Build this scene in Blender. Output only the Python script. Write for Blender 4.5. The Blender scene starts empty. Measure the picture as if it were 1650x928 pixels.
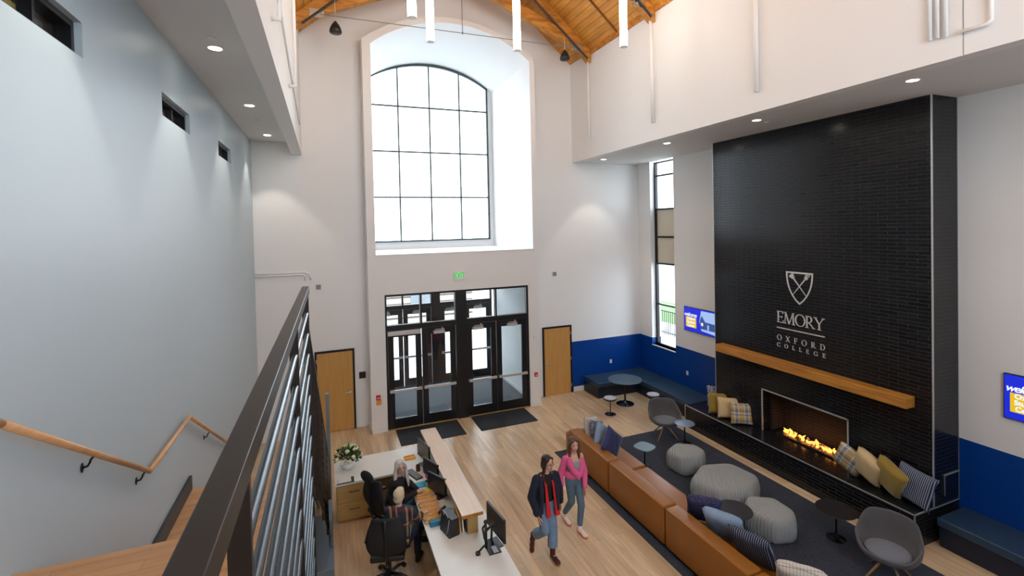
import bpy, bmesh, math, random
from mathutils import Vector, Matrix
PI = math.pi
rnd = random.Random(7)
scene = bpy.context.scene
COL = scene.collection

# ------------------------------------------------------------------ camera
F_PX, CX, CY = 768.955, 825.714, 379.373
YAW, PITCH, ROLL, CAM_H = -21.4757, -1.0528, -1.2533, 5.3
y_, p_, r_ = [math.radians(a) for a in (YAW, PITCH, ROLL)]
fwd = Vector((-math.sin(y_)*math.cos(p_), math.cos(y_)*math.cos(p_), math.sin(p_)))
rgt = Vector((math.cos(y_), math.sin(y_), 0)); upv = rgt.cross(fwd)
c_, s_ = math.cos(r_), math.sin(r_)
r2, u2 = c_*rgt + s_*upv, -s_*rgt + c_*upv
cd = bpy.data.cameras.new('camera'); cam = bpy.data.objects.new('camera', cd); COL.objects.link(cam)
cam.matrix_world = Matrix(((r2.x, u2.x, -fwd.x, 0), (r2.y, u2.y, -fwd.y, 0), (r2.z, u2.z, -fwd.z, CAM_H), (0, 0, 0, 1)))
cd.sensor_fit = 'HORIZONTAL'; cd.sensor_width = 36; cd.lens = F_PX/1650*36
cd.shift_x = -(CX-825)/1650; cd.shift_y = -(464-CY)/1650
cd.clip_start = 0.05; cd.clip_end = 500
scene.camera = cam

# ------------------------------------------------------------------ world, exposure
scene.view_settings.view_transform = 'Standard'; scene.view_settings.look = 'None'
scene.view_settings.gamma = 1; scene.view_settings.use_curve_mapping = False
scene.view_settings.exposure = 1.0
WORLD = 3.7
w = bpy.data.worlds.new('overcast_sky'); scene.world = w; w.use_nodes = True
nt = w.node_tree; bg = nt.nodes['Background']
tc = nt.nodes.new('ShaderNodeTexCoord'); sx = nt.nodes.new('ShaderNodeSeparateXYZ'); cr = nt.nodes.new('ShaderNodeValToRGB')
nt.links.new(tc.outputs['Generated'], sx.inputs[0]); nt.links.new(sx.outputs['Z'], cr.inputs[0]); nt.links.new(cr.outputs[0], bg.inputs['Color'])
cr.color_ramp.elements[0].position = 0.0; cr.color_ramp.elements[0].color = (0.86, 0.93, 1.0, 1)
cr.color_ramp.elements[1].position = 0.9; cr.color_ramp.elements[1].color = (0.72, 0.85, 1.0, 1)
bg.inputs['Strength'].default_value = WORLD
DOWN_W, PEND_E, FIRE_E = 40.0, 6.5, 2.2
try:
    cy = scene.cycles
    cy.use_denoising = True; cy.max_bounces = 10; cy.diffuse_bounces = 6; cy.glossy_bounces = 4
    cy.transparent_max_bounces = 12; cy.transmission_bounces = 6
    cy.sample_clamp_indirect = 6.0; cy.caustics_reflective = False; cy.caustics_refractive = False
except Exception:
    pass

# ------------------------------------------------------------------ materials
def mat(name, col, rough=0.5, metal=0.0, noise=None, bump=None, emit=None, spec=None, alpha=None, sheen=0):
    """noise=(scale, amount) colour variation; bump=(scale, strength)"""
    m = bpy.data.materials.new(name); m.use_nodes = True
    n = m.node_tree.nodes; l = m.node_tree.links; b = n['Principled BSDF']
    b.inputs['Base Color'].default_value = (*col, 1); b.inputs['Roughness'].default_value = rough
    b.inputs['Metallic'].default_value = metal
    if spec is not None: b.inputs['Specular IOR Level'].default_value = spec
    if sheen: b.inputs['Sheen Weight'].default_value = sheen
    if emit: b.inputs['Emission Color'].default_value = (*emit[0], 1); b.inputs['Emission Strength'].default_value = emit[1]
    if noise or bump:
        co = n.new('ShaderNodeTexCoord')
    if noise:
        t = n.new('ShaderNodeTexNoise'); t.inputs['Scale'].default_value = noise[0]; t.inputs['Detail'].default_value = 6
        l.new(co.outputs['Object'], t.inputs['Vector'])
        mx = n.new('ShaderNodeMix'); mx.data_type = 'RGBA'
        mx.inputs[6].default_value = (*[max(0, c*(1-noise[1])) for c in col], 1)
        mx.inputs[7].default_value = (*[min(1, c*(1+noise[1])) for c in col], 1)
        l.new(t.outputs['Fac'], mx.inputs[0]); l.new(mx.outputs[2], b.inputs['Base Color'])
    if bump:
        t2 = n.new('ShaderNodeTexNoise'); t2.inputs['Scale'].default_value = bump[0]; t2.inputs['Detail'].default_value = 4
        l.new(co.outputs['Object'], t2.inputs['Vector'])
        bp = n.new('ShaderNodeBump'); bp.inputs['Strength'].default_value = bump[1]; bp.inputs['Distance'].default_value = 0.01
        l.new(t2.outputs['Fac'], bp.inputs['Height']); l.new(bp.outputs[0], b.inputs['Normal'])
    return m

def N(m): return m.node_tree.nodes, m.node_tree.links, m.node_tree.nodes['Principled BSDF']

def mapped(n, l, mode):
    """vector built from object coords; mode 'YX','XZ','YZ','BOX', or 'Z*' """
    co = n.new('ShaderNodeTexCoord'); s = n.new('ShaderNodeSeparateXYZ'); l.new(co.outputs['Object'], s.inputs[0])
    def comb(a, b_):
        c = n.new('ShaderNodeCombineXYZ'); l.new(s.outputs[a], c.inputs[0]); l.new(s.outputs[b_], c.inputs[1]); return c.outputs[0]
    if mode != 'BOX': return comb(mode[0], mode[1])
    g = n.new('ShaderNodeNewGeometry'); sn = n.new('ShaderNodeSeparateXYZ'); l.new(g.outputs['Normal'], sn.inputs[0])
    def gt(o):
        a = n.new('ShaderNodeMath'); a.operation = 'ABSOLUTE'; l.new(sn.outputs[o], a.inputs[0])
        b2 = n.new('ShaderNodeMath'); b2.operation = 'GREATER_THAN'; b2.inputs[1].default_value = 0.6; l.new(a.outputs[0], b2.inputs[0]); return b2.outputs[0]
    m1 = n.new('ShaderNodeMix'); m1.data_type = 'VECTOR'; l.new(gt('Y'), m1.inputs[0]); l.new(comb('Y', 'Z'), m1.inputs[4]); l.new(comb('X', 'Z'), m1.inputs[5])
    m2 = n.new('ShaderNodeMix'); m2.data_type = 'VECTOR'; l.new(gt('Z'), m2.inputs[0]); l.new(m1.outputs[1], m2.inputs[4]); l.new(comb('Y', 'X'), m2.inputs[5])
    return m2.outputs[1]

def brickmat(name, c1, c2, mortar, bw, rh, ms, rough, mode='BOX', bump=0.4, grain=None, bias=0.0, offset=0.5, noisecol=0.0, spec=None):
    m = mat(name, c1, rough, spec=spec); n, l, b = N(m)
    v = mapped(n, l, mode)
    t = n.new('ShaderNodeTexBrick'); l.new(v, t.inputs['Vector']); t.offset = offset
    t.inputs['Color1'].default_value = (*c1, 1); t.inputs['Color2'].default_value = (*c2, 1); t.inputs['Mortar'].default_value = (*mortar, 1)
    t.inputs['Scale'].default_value = 1; t.inputs['Brick Width'].default_value = bw; t.inputs['Row Height'].default_value = rh
    t.inputs['Mortar Size'].default_value = ms; t.inputs['Bias'].default_value = bias; t.inputs['Mortar Smooth'].default_value = 0.3
    out = t.outputs['Color']
    if grain:
        mp = n.new('ShaderNodeMapping'); l.new(v, mp.inputs[0]); mp.inputs['Scale'].default_value = (grain[0], grain[1], 1)
        g = n.new('ShaderNodeTexNoise'); l.new(mp.outputs[0], g.inputs['Vector']); g.inputs['Scale'].default_value = 1; g.inputs['Detail'].default_value = 8; g.inputs['Distortion'].default_value = 0.6
        rp = n.new('ShaderNodeValToRGB'); rp.color_ramp.elements[0].position = 0.3; rp.color_ramp.elements[0].color = (*[1-grain[2]]*3, 1)
        rp.color_ramp.elements[1].position = 0.7; rp.color_ramp.elements[1].color = (1, 1, 1, 1); l.new(g.outputs['Fac'], rp.inputs[0])
        mx = n.new('ShaderNodeMix'); mx.data_type = 'RGBA'; mx.blend_type = 'MULTIPLY'; mx.inputs[0].default_value = 1
        l.new(out, mx.inputs[6]); l.new(rp.outputs[0], mx.inputs[7]); out = mx.outputs[2]
    l.new(out, b.inputs['Base Color'])
    if bump:
        bp = n.new('ShaderNodeBump'); bp.inputs['Strength'].default_value = bump; bp.inputs['Distance'].default_value = 0.006; bp.invert = True
        l.new(t.outputs['Fac'], bp.inputs['Height']); l.new(bp.outputs[0], b.inputs['Normal'])
    return m

def woodmat(name, col, dark, scale=(1.2, 14, 14), rough=0.45, axis=None, knots=False):
    """grain along object X unless scale given otherwise"""
    m = mat(name, col, rough); n, l, b = N(m)
    co = n.new('ShaderNodeTexCoord'); mp = n.new('ShaderNodeMapping'); l.new(co.outputs['Object'], mp.inputs[0]); mp.inputs['Scale'].default_value = scale
    g = n.new('ShaderNodeTexNoise'); l.new(mp.outputs[0], g.inputs['Vector']); g.inputs['Scale'].default_value = 1.5; g.inputs['Detail'].default_value = 8; g.inputs['Distortion'].default_value = 0.8
    rp = n.new('ShaderNodeValToRGB'); rp.color_ramp.elements[0].position = 0.3; rp.color_ramp.elements[0].color = (*dark, 1)
    rp.color_ramp.elements[1].position = 0.65; rp.color_ramp.elements[1].color = (*col, 1); l.new(g.outputs['Fac'], rp.inputs[0])
    out = rp.outputs[0]
    if knots:
        vo = n.new('ShaderNodeTexVoronoi'); l.new(co.outputs['Object'], vo.inputs['Vector']); vo.inputs['Scale'].default_value = 2.6
        rk = n.new('ShaderNodeValToRGB'); rk.color_ramp.elements[0].position = 0.05; rk.color_ramp.elements[0].color = (0.25, 0.12, 0.06, 1)
        rk.color_ramp.elements[1].position = 0.13; rk.color_ramp.elements[1].color = (1, 1, 1, 1); l.new(vo.outputs['Distance'], rk.inputs[0])
        mx = n.new('ShaderNodeMix'); mx.data_type = 'RGBA'; mx.blend_type = 'MULTIPLY'; mx.inputs[0].default_value = 1
        l.new(out, mx.inputs[6]); l.new(rk.outputs[0], mx.inputs[7]); out = mx.outputs[2]
    l.new(out, b.inputs['Base Color'])
    return m

def glassmat(name, tint=(1, 1, 1), refl=0.08):
    m = bpy.data.materials.new(name); m.use_nodes = True; n = m.node_tree.nodes; l = m.node_tree.links
    n.remove(n['Principled BSDF']); out = n['Material Output']
    tr = n.new('ShaderNodeBsdfTransparent'); tr.inputs[0].default_value = (*tint, 1)
    gl = n.new('ShaderNodeBsdfGlossy'); gl.inputs['Roughness'].default_value = 0.02
    lw = n.new('ShaderNodeLayerWeight'); lw.inputs[0].default_value = .5
    p5 = n.new('ShaderNodeMath'); p5.operation = 'POWER'; p5.inputs[1].default_value = 4; l.new(lw.outputs['Facing'], p5.inputs[0])
    fr = n.new('ShaderNodeMath'); fr.operation = 'MULTIPLY_ADD'; fr.inputs[1].default_value = .6; fr.inputs[2].default_value = .035; l.new(p5.outputs[0], fr.inputs[0])
    mx = n.new('ShaderNodeMixShader'); l.new(fr.outputs[0], mx.inputs[0]); l.new(tr.outputs[0], mx.inputs[1]); l.new(gl.outputs[0], mx.inputs[2]); l.new(mx.outputs[0], out.inputs[0])
    return m

def emitmat(name, col, strength): return mat(name, (0.02, 0.02, 0.02) if strength < 3 else (0.8, 0.8, 0.8), 0.4, emit=(col, strength))

def stripemat(name, cols, scale, axis='X', rough=0.8, bands=None):
    """hard repeating bands along one axis. cols list of (pos,color)"""
    m = mat(name, cols[0][1], rough); n, l, b = N(m)
    co = n.new('ShaderNodeTexCoord'); s = n.new('ShaderNodeSeparateXYZ'); l.new(co.outputs['Object'], s.inputs[0])
    a = n.new('ShaderNodeMath'); a.operation = 'MULTIPLY'; a.inputs[1].default_value = scale; l.new(s.outputs[axis], a.inputs[0])
    f = n.new('ShaderNodeMath'); f.operation = 'FRACT'; l.new(a.outputs[0], f.inputs[0])
    r = n.new('ShaderNodeValToRGB'); r.color_ramp.interpolation = 'CONSTANT'
    while len(r.color_ramp.elements) < len(cols): r.color_ramp.elements.new(0.5)
    for e, (p, c) in zip(r.color_ramp.elements, cols): e.position = p; e.color = (*c, 1)
    l.new(f.outputs[0], r.inputs[0]); l.new(r.outputs[0], b.inputs['Base Color'])
    return m

def plaidmat(name, c_a, c_b, scale, axes='XZ', rough=0.9):
    m = mat(name, c_a[0][1], rough); n, l, b = N(m)
    co = n.new('ShaderNodeTexCoord'); s = n.new('ShaderNodeSeparateXYZ'); l.new(co.outputs['Object'], s.inputs[0])
    outs = []
    for ax, cols in zip(axes, (c_a, c_b)):
        a = n.new('ShaderNodeMath'); a.operation = 'MULTIPLY'; a.inputs[1].default_value = scale; l.new(s.outputs[ax], a.inputs[0])
        f = n.new('ShaderNodeMath'); f.operation = 'FRACT'; l.new(a.outputs[0], f.inputs[0])
        r = n.new('ShaderNodeValToRGB'); r.color_ramp.interpolation = 'CONSTANT'
        while len(r.color_ramp.elements) < len(cols): r.color_ramp.elements.new(0.5)
        for e, (p, c) in zip(r.color_ramp.elements, cols): e.position = p; e.color = (*c, 1)
        l.new(f.outputs[0], r.inputs[0]); outs.append(r.outputs[0])
    mx = n.new('ShaderNodeMix'); mx.data_type = 'RGBA'; mx.inputs[0].default_value = 0.5
    l.new(outs[0], mx.inputs[6]); l.new(outs[1], mx.inputs[7]); l.new(mx.outputs[2], b.inputs['Base Color'])
    return m

def leafymat(name, c1, c2, scale, rough=0.9, lo=0.35, hi=0.45):
    m = mat(name, c1, rough); n, l, b = N(m)
    co = n.new('ShaderNodeTexCoord'); v = n.new('ShaderNodeTexVoronoi'); v.feature = 'DISTANCE_TO_EDGE'; v.inputs['Scale'].default_value = scale
    l.new(co.outputs['Object'], v.inputs['Vector'])
    r = n.new('ShaderNodeValToRGB'); r.color_ramp.elements[0].position = lo*0.2; r.color_ramp.elements[0].color = (*c2, 1)
    r.color_ramp.elements[1].position = hi*0.2; r.color_ramp.elements[1].color = (*c1, 1)
    l.new(v.outputs['Distance'], r.inputs[0]); l.new(r.outputs[0], b.inputs['Base Color']); return m

M = {}
M['wall'] = mat('white_paint', (0.80, 0.80, 0.80), 0.6, bump=(60, 0.03))
M['wall_left'] = mat('white_paint_daylight_tint', (0.46, 0.555, 0.62), 0.42, bump=(60, 0.03))  # bluish daylight on this white wall is mixed into the base colour
M['ceil'] = mat('ceiling_paint', (0.74, 0.735, 0.73), 0.7)
M['blue'] = mat('blue_paint', (0.0, 0.045, 0.27), 0.35)
M['floor'] = brickmat('oak_planks', (0.78, 0.575, 0.36), (0.60, 0.41, 0.24), (0.32, 0.20, 0.11), 1.9, 0.185, 0.0022, 0.33, mode='YX', bump=0.15, grain=(1.0, 9, 0.33), bias=-0.3, offset=0.37)
M['deck'] = brickmat('pine_deck', (0.85, 0.39, 0.06), (0.72, 0.30, 0.04), (0.22, 0.08, 0.01), 4.0, 0.15, 0.006, 0.5, mode='YX', bump=0.5, grain=(1.2, 8, 0.35))
M['timber'] = woodmat('pine_timber', (0.66, 0.28, 0.045), (0.30, 0.115, 0.018), (1.2, 6, 6), 0.5, knots=True)
M['black_tile'] = brickmat('black_glazed_brick', (0.004, 0.0045, 0.006), (0.009, 0.0095, 0.012), (0.03, 0.03, 0.03), 0.30, 0.066, 0.006, 0.2, bump=1.0, spec=0.32)
M['fire_brick'] = brickmat('firebox_brick', (0.028, 0.016, 0.012), (0.016, 0.010, 0.008), (0.06, 0.04, 0.03), 0.28, 0.07, 0.008, 0.7)
M['red_brick'] = brickmat('red_brick', (0.42, 0.17, 0.11), (0.34, 0.13, 0.09), (0.5, 0.45, 0.4), 0.21, 0.07, 0.01, 0.85)
M['mantel'] = woodmat('mantel_pine', (0.55, 0.235, 0.035), (0.33, 0.125, 0.018), (9, 0.9, 9), 0.45, knots=True)
M['door_oak'] = woodmat('door_oak', (0.58, 0.32, 0.095), (0.50, 0.26, 0.07), (14, 14, 0.7), 0.4)
M['cab_oak'] = woodmat('cabinet_oak', (0.50, 0.31, 0.11), (0.42, 0.25, 0.08), (2.0, 14, 14), 0.45)
M['rail_oak'] = woodmat('handrail_oak', (0.66, 0.38, 0.19), (0.56, 0.30, 0.14), (12, 1.2, 12), 0.35)
M['tread_oak'] = brickmat('tread_oak', (0.56, 0.31, 0.14), (0.50, 0.26, 0.115), (0.32, 0.17, 0.08), 0.9, 0.09, 0.002, 0.4, mode='XY', bump=0.2, grain=(1.5, 12, 0.3))
M['leg_oak'] = woodmat('leg_oak', (0.45, 0.25, 0.11), (0.35, 0.18, 0.07), (8, 8, 8), 0.4)
M['laminate'] = mat('white_laminate', (0.72, 0.73, 0.70), 0.35, noise=(40, 0.03))
M['ledge'] = woodmat('pale_laminate_ledge', (0.74, 0.60, 0.47), (0.68, 0.54, 0.41), (14, 1, 14), 0.35)
M['black'] = mat('black_plastic', (0.012, 0.012, 0.014), 0.4)
M['blackgloss'] = mat('black_gloss', (0.008, 0.008, 0.009), 0.12)
M['blackframe'] = mat('black_anodised', (0.014, 0.014, 0.017), 0.35, 0.3)
M['winframe'] = mat('dark_green_grey_frame', (0.035, 0.055, 0.058), 0.4)
M['bronze'] = mat('dark_bronze_steel', (0.036, 0.028, 0.025), 0.38, 0.6)
M['rodsteel'] = mat('dark_satin_rod', (0.085, 0.10, 0.115), 0.3, 0.85)
M['steel'] = mat('satin_steel', (0.62, 0.62, 0.62), 0.3, 1.0)
M['alu'] = mat('aluminium', (0.62, 0.62, 0.63), 0.35, 0.6)
M['trimmetal'] = mat('brushed_trim', (0.62, 0.64, 0.65), 0.35, 0.7)
M['whitepipe'] = mat('white_painted_metal', (0.84, 0.84, 0.84), 0.5)
M['plastic'] = mat('white_plastic', (0.78, 0.78, 0.76), 0.4)
M['red'] = mat('red_plastic', (0.6, 0.04, 0.04), 0.4)
M['orange'] = mat('amber_plastic', (0.75, 0.32, 0.05), 0.4)
M['grey'] = mat('grey_plastic', (0.22, 0.23, 0.25), 0.5)
M['glass'] = glassmat('clear_glass', (0.96, 0.98, 0.98))
M['navyvinyl'] = mat('navy_vinyl', (0.025, 0.055, 0.10), 0.3, bump=(6, 0.25))
M['navybase'] = mat('navy_base', (0.005, 0.012, 0.03), 0.4)
M['leather'] = mat('tan_leather', (0.29, 0.105, 0.011), 0.34, noise=(2.5, 0.14), bump=(14, 0.25))
M['rug'] = mat('navy_grey_rug', (0.030, 0.037, 0.055), 0.95, noise=(45, 1.0), bump=(120, 0.6))
M['mat'] = mat('black_entrance_mat', (0.012, 0.014, 0.018), 0.9, bump=(90, 0.5))
M['carpet'] = mat('grey_vestibule_carpet', (0.10, 0.11, 0.125), 0.95, noise=(30, 0.3))
M['fabric_grey'] = mat('grey_wool', (0.085, 0.083, 0.09), 0.9, bump=(180, 0.25), sheen=0.2)
M['fabric_pad'] = mat('grey_wool_pad', (0.15, 0.16, 0.19), 0.9, bump=(180, 0.25), sheen=0.2)
M['tabletop'] = mat('blue_grey_top', (0.07, 0.115, 0.15), 0.25)
M['stoolpad'] = mat('pale_grey_pad', (0.45, 0.49, 0.56), 0.7)
M['mesh'] = mat('black_mesh', (0.01, 0.01, 0.012), 0.7, bump=(200, 0.4))
M['skin'] = mat('skin', (0.66, 0.38, 0.28), 0.5, noise=(12, 0.06))
M['denim'] = mat('denim', (0.17, 0.27, 0.42), 0.85, noise=(9, 0.25), bump=(150, 0.2))
M['denim2'] = mat('grey_denim', (0.10, 0.17, 0.235), 0.85, noise=(9, 0.2), bump=(150, 0.2))
M['hair_dark'] = mat('dark_brown_hair', (0.025, 0.014, 0.01), 0.45, bump=(60, 0.6))
M['hair_brown'] = mat('brown_hair', (0.10, 0.045, 0.022), 0.45, bump=(60, 0.6))
M['hair_grey'] = mat('silver_hair', (0.50, 0.48, 0.45), 0.5, bump=(60, 0.6))
M['hair_blond'] = mat('short_blond_hair', (0.60, 0.50, 0.34), 0.55, bump=(60, 0.6))
M['navycloth'] = mat('navy_wool', (0.012, 0.016, 0.035), 0.9, bump=(120, 0.3))
M['redcloth'] = mat('red_lining', (0.62, 0.015, 0.025), 0.8)
M['blackcloth'] = mat('black_jersey', (0.008, 0.008, 0.010), 0.85, bump=(40, 0.2))
M['pink'] = mat('pink_knit', (0.80, 0.13, 0.33), 0.9, bump=(120, 0.3))
M['greycloth'] = mat('grey_rib_top', (0.33, 0.33, 0.38), 0.85)
M['boot'] = mat('oxblood_leather', (0.07, 0.018, 0.014), 0.25)
M['sole'] = mat('tan_sole', (0.28, 0.16, 0.08), 0.6)
M['sneaker'] = mat('white_red_sneaker', (0.85, 0.75, 0.72), 0.5)
M['coral'] = mat('coral_sole', (0.8, 0.16, 0.11), 0.5)
M['lip'] = mat('lips', (0.50, 0.09, 0.09), 0.4)
M['eye'] = mat('dark_eye', (0.02, 0.012, 0.01), 0.2)
M['teeth'] = mat('teeth', (0.85, 0.82, 0.78), 0.3)

M['ochre'] = mat('ochre_panel', (0.62, 0.44, 0.10), 0.6); M['brownpanel'] = mat('dark_brown_panel', (0.05, 0.03, 0.02), 0.5)
# ------------------------------------------------------------------ object helpers
MATRIX = {}
def setp(o, label=None, cat=None, group=None, kind=None):
    if label: o['label'] = label
    if cat: o['category'] = cat
    if group: o['group'] = group
    if kind: o['kind'] = kind
    return o
def thing(name, label, cat, loc=(0, 0, 0), rotz=0, group=None, kind=None):
    o = bpy.data.objects.new(name, None); COL.objects.link(o)
    o.location = loc; o.rotation_euler = (0, 0, rotz); o.empty_display_size = 0.1
    MATRIX[o.name] = Matrix.Translation(loc) @ Matrix.Rotation(rotz, 4, 'Z')
    return setp(o, label, cat, group, kind)
def dup(root, loc=None, rotz=None, label=None, group=None):
    r = root.copy(); COL.objects.link(r)
    if loc is not None: r.location = loc
    if rotz is not None: r.rotation_euler = (0, 0, rotz)
    if label: r['label'] = label
    if group: r['group'] = group
    for ch in list(root.children):
        c = ch.copy(); COL.objects.link(c); c.parent = r
        for g in ch.children:
            d = g.copy(); COL.objects.link(d); d.parent = c
    return r

class B:
    """mesh builder"""
    def __init__(s): s.bm = bmesh.new()
    def face(s, vs):
        try: s.bm.faces.new(vs)
        except ValueError: pass
    def hexa(s, p):  # p: 8 points, bottom 0-3 ccw, top 4-7
        v = [s.bm.verts.new(q) for q in p]
        for f in ((3, 2, 1, 0), (4, 5, 6, 7), (0, 1, 5, 4), (1, 2, 6, 5), (2, 3, 7, 6), (3, 0, 4, 7)): s.face([v[i] for i in f])
        return s
    def box(s, x0, x1, y0, y1, z0, z1, bev=0):
        x0, x1 = sorted((x0, x1)); y0, y1 = sorted((y0, y1)); z0, z1 = sorted((z0, z1))
        if not bev:
            return s.hexa([(x0, y0, z0), (x1, y0, z0), (x1, y1, z0), (x0, y1, z0), (x0, y0, z1), (x1, y0, z1), (x1, y1, z1), (x0, y1, z1)])
        t = bmesh.new(); bmesh.ops.create_cube(t, size=1)
        for v in t.verts: v.co = Vector(((x0+x1)/2+v.co.x*(x1-x0), (y0+y1)/2+v.co.y*(y1-y0), (z0+z1)/2+v.co.z*(z1-z0)))
        bev = min(bev, (x1-x0)*.49, (y1-y0)*.49, (z1-z0)*.49)
        bmesh.ops.bevel(t, geom=t.edges[:], offset=bev, segments=3, affect='EDGES', profile=0.6)
        s.merge(t); return s
    def merge(s, t, mtx=None):
        mp = {}
        for v in t.verts: mp[v] = s.bm.verts.new(mtx @ v.co if mtx else v.co)
        for f in t.faces: s.face([mp[v] for v in f.verts])
        t.free()
    def cyl(s, p0, p1, r0, r1=None, n=16, caps=True):
        r1 = r0 if r1 is None else r1
        p0, p1 = Vector(p0), Vector(p1); d = (p1-p0).normalized()
        a = d.orthogonal().normalized(); b = d.cross(a)
        A = []; Bv = []
        for i in range(n):
            t = 2*PI*i/n; o = a*math.cos(t)+b*math.sin(t)
            A.append(s.bm.verts.new(p0+o*r0)); Bv.append(s.bm.verts.new(p1+o*r1))
        for i in range(n): s.face([A[i], A[(i+1) % n], Bv[(i+1) % n], Bv[i]])
        if caps: s.face(A[::-1]); s.face(Bv)
        return s
    def tube(s, pts, r, n=10, caps=True):
        pts = [Vector(p) for p in pts]; rs = r if isinstance(r, (list, tuple)) else [r]*len(pts)
        rings = []; a = None
        for i, p in enumerate(pts):
            d = ((pts[min(i+1, len(pts)-1)]-p).normalized() + (p-pts[max(i-1, 0)]).normalized())
            d = d.normalized() if d.length > 1e-6 else Vector((0, 0, 1))
            if a is None: a = d.orthogonal().normalized()
            a = (a - d*a.dot(d)).normalized(); b = d.cross(a)
            rings.append([s.bm.verts.new(p+(a*math.cos(2*PI*k/n)+b*math.sin(2*PI*k/n))*rs[i]) for k in range(n)])
        for A, C in zip(rings, rings[1:]):
            for k in range(n): s.face([A[k], A[(k+1) % n], C[(k+1) % n], C[k]])
        if caps: s.face(rings[0][::-1]); s.face(rings[-1])
        return s
    def lathe(s, prof, c=(0, 0, 0), n=32, sx=1, sy=1):
        rings = []
        for r, z in prof:
            if r < 1e-5: rings.append([s.bm.verts.new((c[0], c[1], c[2]+z))])
            else: rings.append([s.bm.verts.new((c[0]+r*sx*math.cos(2*PI*k/n), c[1]+r*sy*math.sin(2*PI*k/n), c[2]+z)) for k in range(n)])
        for A, C in zip(rings, rings[1:]):
            for k in range(n):
                a0, a1 = A[k % len(A)], A[(k+1) % len(A)]; c0, c1 = C[k % len(C)], C[(k+1) % len(C)]
                vs = []
                for v in (a0, a1, c1, c0):
                    if v not in vs: vs.append(v)
                if len(vs) > 2: s.face(vs)
        return s
    def prism(s, poly, ax, a0, a1):
        """poly 2D list extruded along ax ('X': poly=(y,z); 'Y': (x,z); 'Z': (x,y))"""
        def P(u, v, a): return {'X': (a, u, v), 'Y': (u, a, v), 'Z': (u, v, a)}[ax]
        A = [s.bm.verts.new(P(u, v, a0)) for u, v in poly]; C = [s.bm.verts.new(P(u, v, a1)) for u, v in poly]
        n = len(poly)
        for i in range(n): s.face([A[i], A[(i+1) % n], C[(i+1) % n], C[i]])
        s.face(A[::-1]); s.face(C); return s
    def ell(s, c, r, R=None, n=16, m=10):
        t = bmesh.new(); bmesh.ops.create_uvsphere(t, u_segments=n, v_segments=m, radius=1)
        mt = Matrix.Translation(c) @ (R.to_4x4() if R else Matrix()) @ Matrix.Diagonal((*([r]*3 if isinstance(r, (int, float)) else r), 1))
        s.merge(t, mt); return s
    def cap(s, p0, p1, r0, r1=None, n=12):
        r1 = r0 if r1 is None else r1
        s.cyl(p0, p1, r0, r1, n); s.ell(p0, r0, n=n, m=8); s.ell(p1, r1, n=n, m=8); return s
    def xf(s, m): s.bm.transform(m); return s

def obj(name, b, m, parent=None, world=True, smooth=False, label=None, mods=(), angle=None):
    bm = b.bm
    bmesh.ops.recalc_face_normals(bm, faces=bm.faces)
    if parent is not None and world:
        q = parent
        while q.parent: q = q.parent
        bm.transform(MATRIX[q.name].inverted())
    me = bpy.data.meshes.new(name); bm.to_mesh(me); bm.free()
    me.materials.append(m)
    if smooth:
        for p in me.polygons: p.use_smooth = True
    o = bpy.data.objects.new(name, me); COL.objects.link(o)
    if parent is not None: o.parent = parent
    if label: o['label'] = label
    for k, kw in mods:
        md = o.modifiers.new(k.lower(), k)
        for a, v in kw.items(): setattr(md, a, v)
    if angle is not None and smooth:
        md = o.modifiers.new('split', 'EDGE_SPLIT'); md.split_angle = math.radians(angle)
    return o
def single(name, b, m, label, cat, group=None, **k): return setp(obj(name, b, m, **k), label, cat, group)
def struct(name, b, m, parent=None, **k):
    o = obj(name, b, m, parent, **k)
    if parent is None: o['kind'] = 'structure'
    return o
REM = lambda v: (('REMESH', dict(mode='VOXEL', voxel_size=v, use_smooth_shade=True)), ('SMOOTH', dict(factor=0.6, iterations=4)))

# ================================================================== ROOM
XL, XR, YF, YC, YB = -1.648, 9.836, 13.41, 12.82, -2.6
ZCL, ZCR, XBL, XBL2, XBR = 7.573, 7.283, -0.491, -0.729, 7.36
RX, RZ0, RS = 3.43, 10.36, 0.88
zr = lambda x: RZ0 + RS*(3.93-abs(x-RX))
struct('floor', B().box(-2.2, 10.4, YB, 16.4, -0.2, 0), M['floor'])
# left wall with clerestory openings
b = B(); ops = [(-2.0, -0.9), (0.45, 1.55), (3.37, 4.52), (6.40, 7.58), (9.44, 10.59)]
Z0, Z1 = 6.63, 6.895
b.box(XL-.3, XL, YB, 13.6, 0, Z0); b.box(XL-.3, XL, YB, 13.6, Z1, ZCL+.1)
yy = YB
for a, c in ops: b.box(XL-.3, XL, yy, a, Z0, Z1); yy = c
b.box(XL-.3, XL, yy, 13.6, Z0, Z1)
struct('wall_left', b, M['wall_left'])
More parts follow.
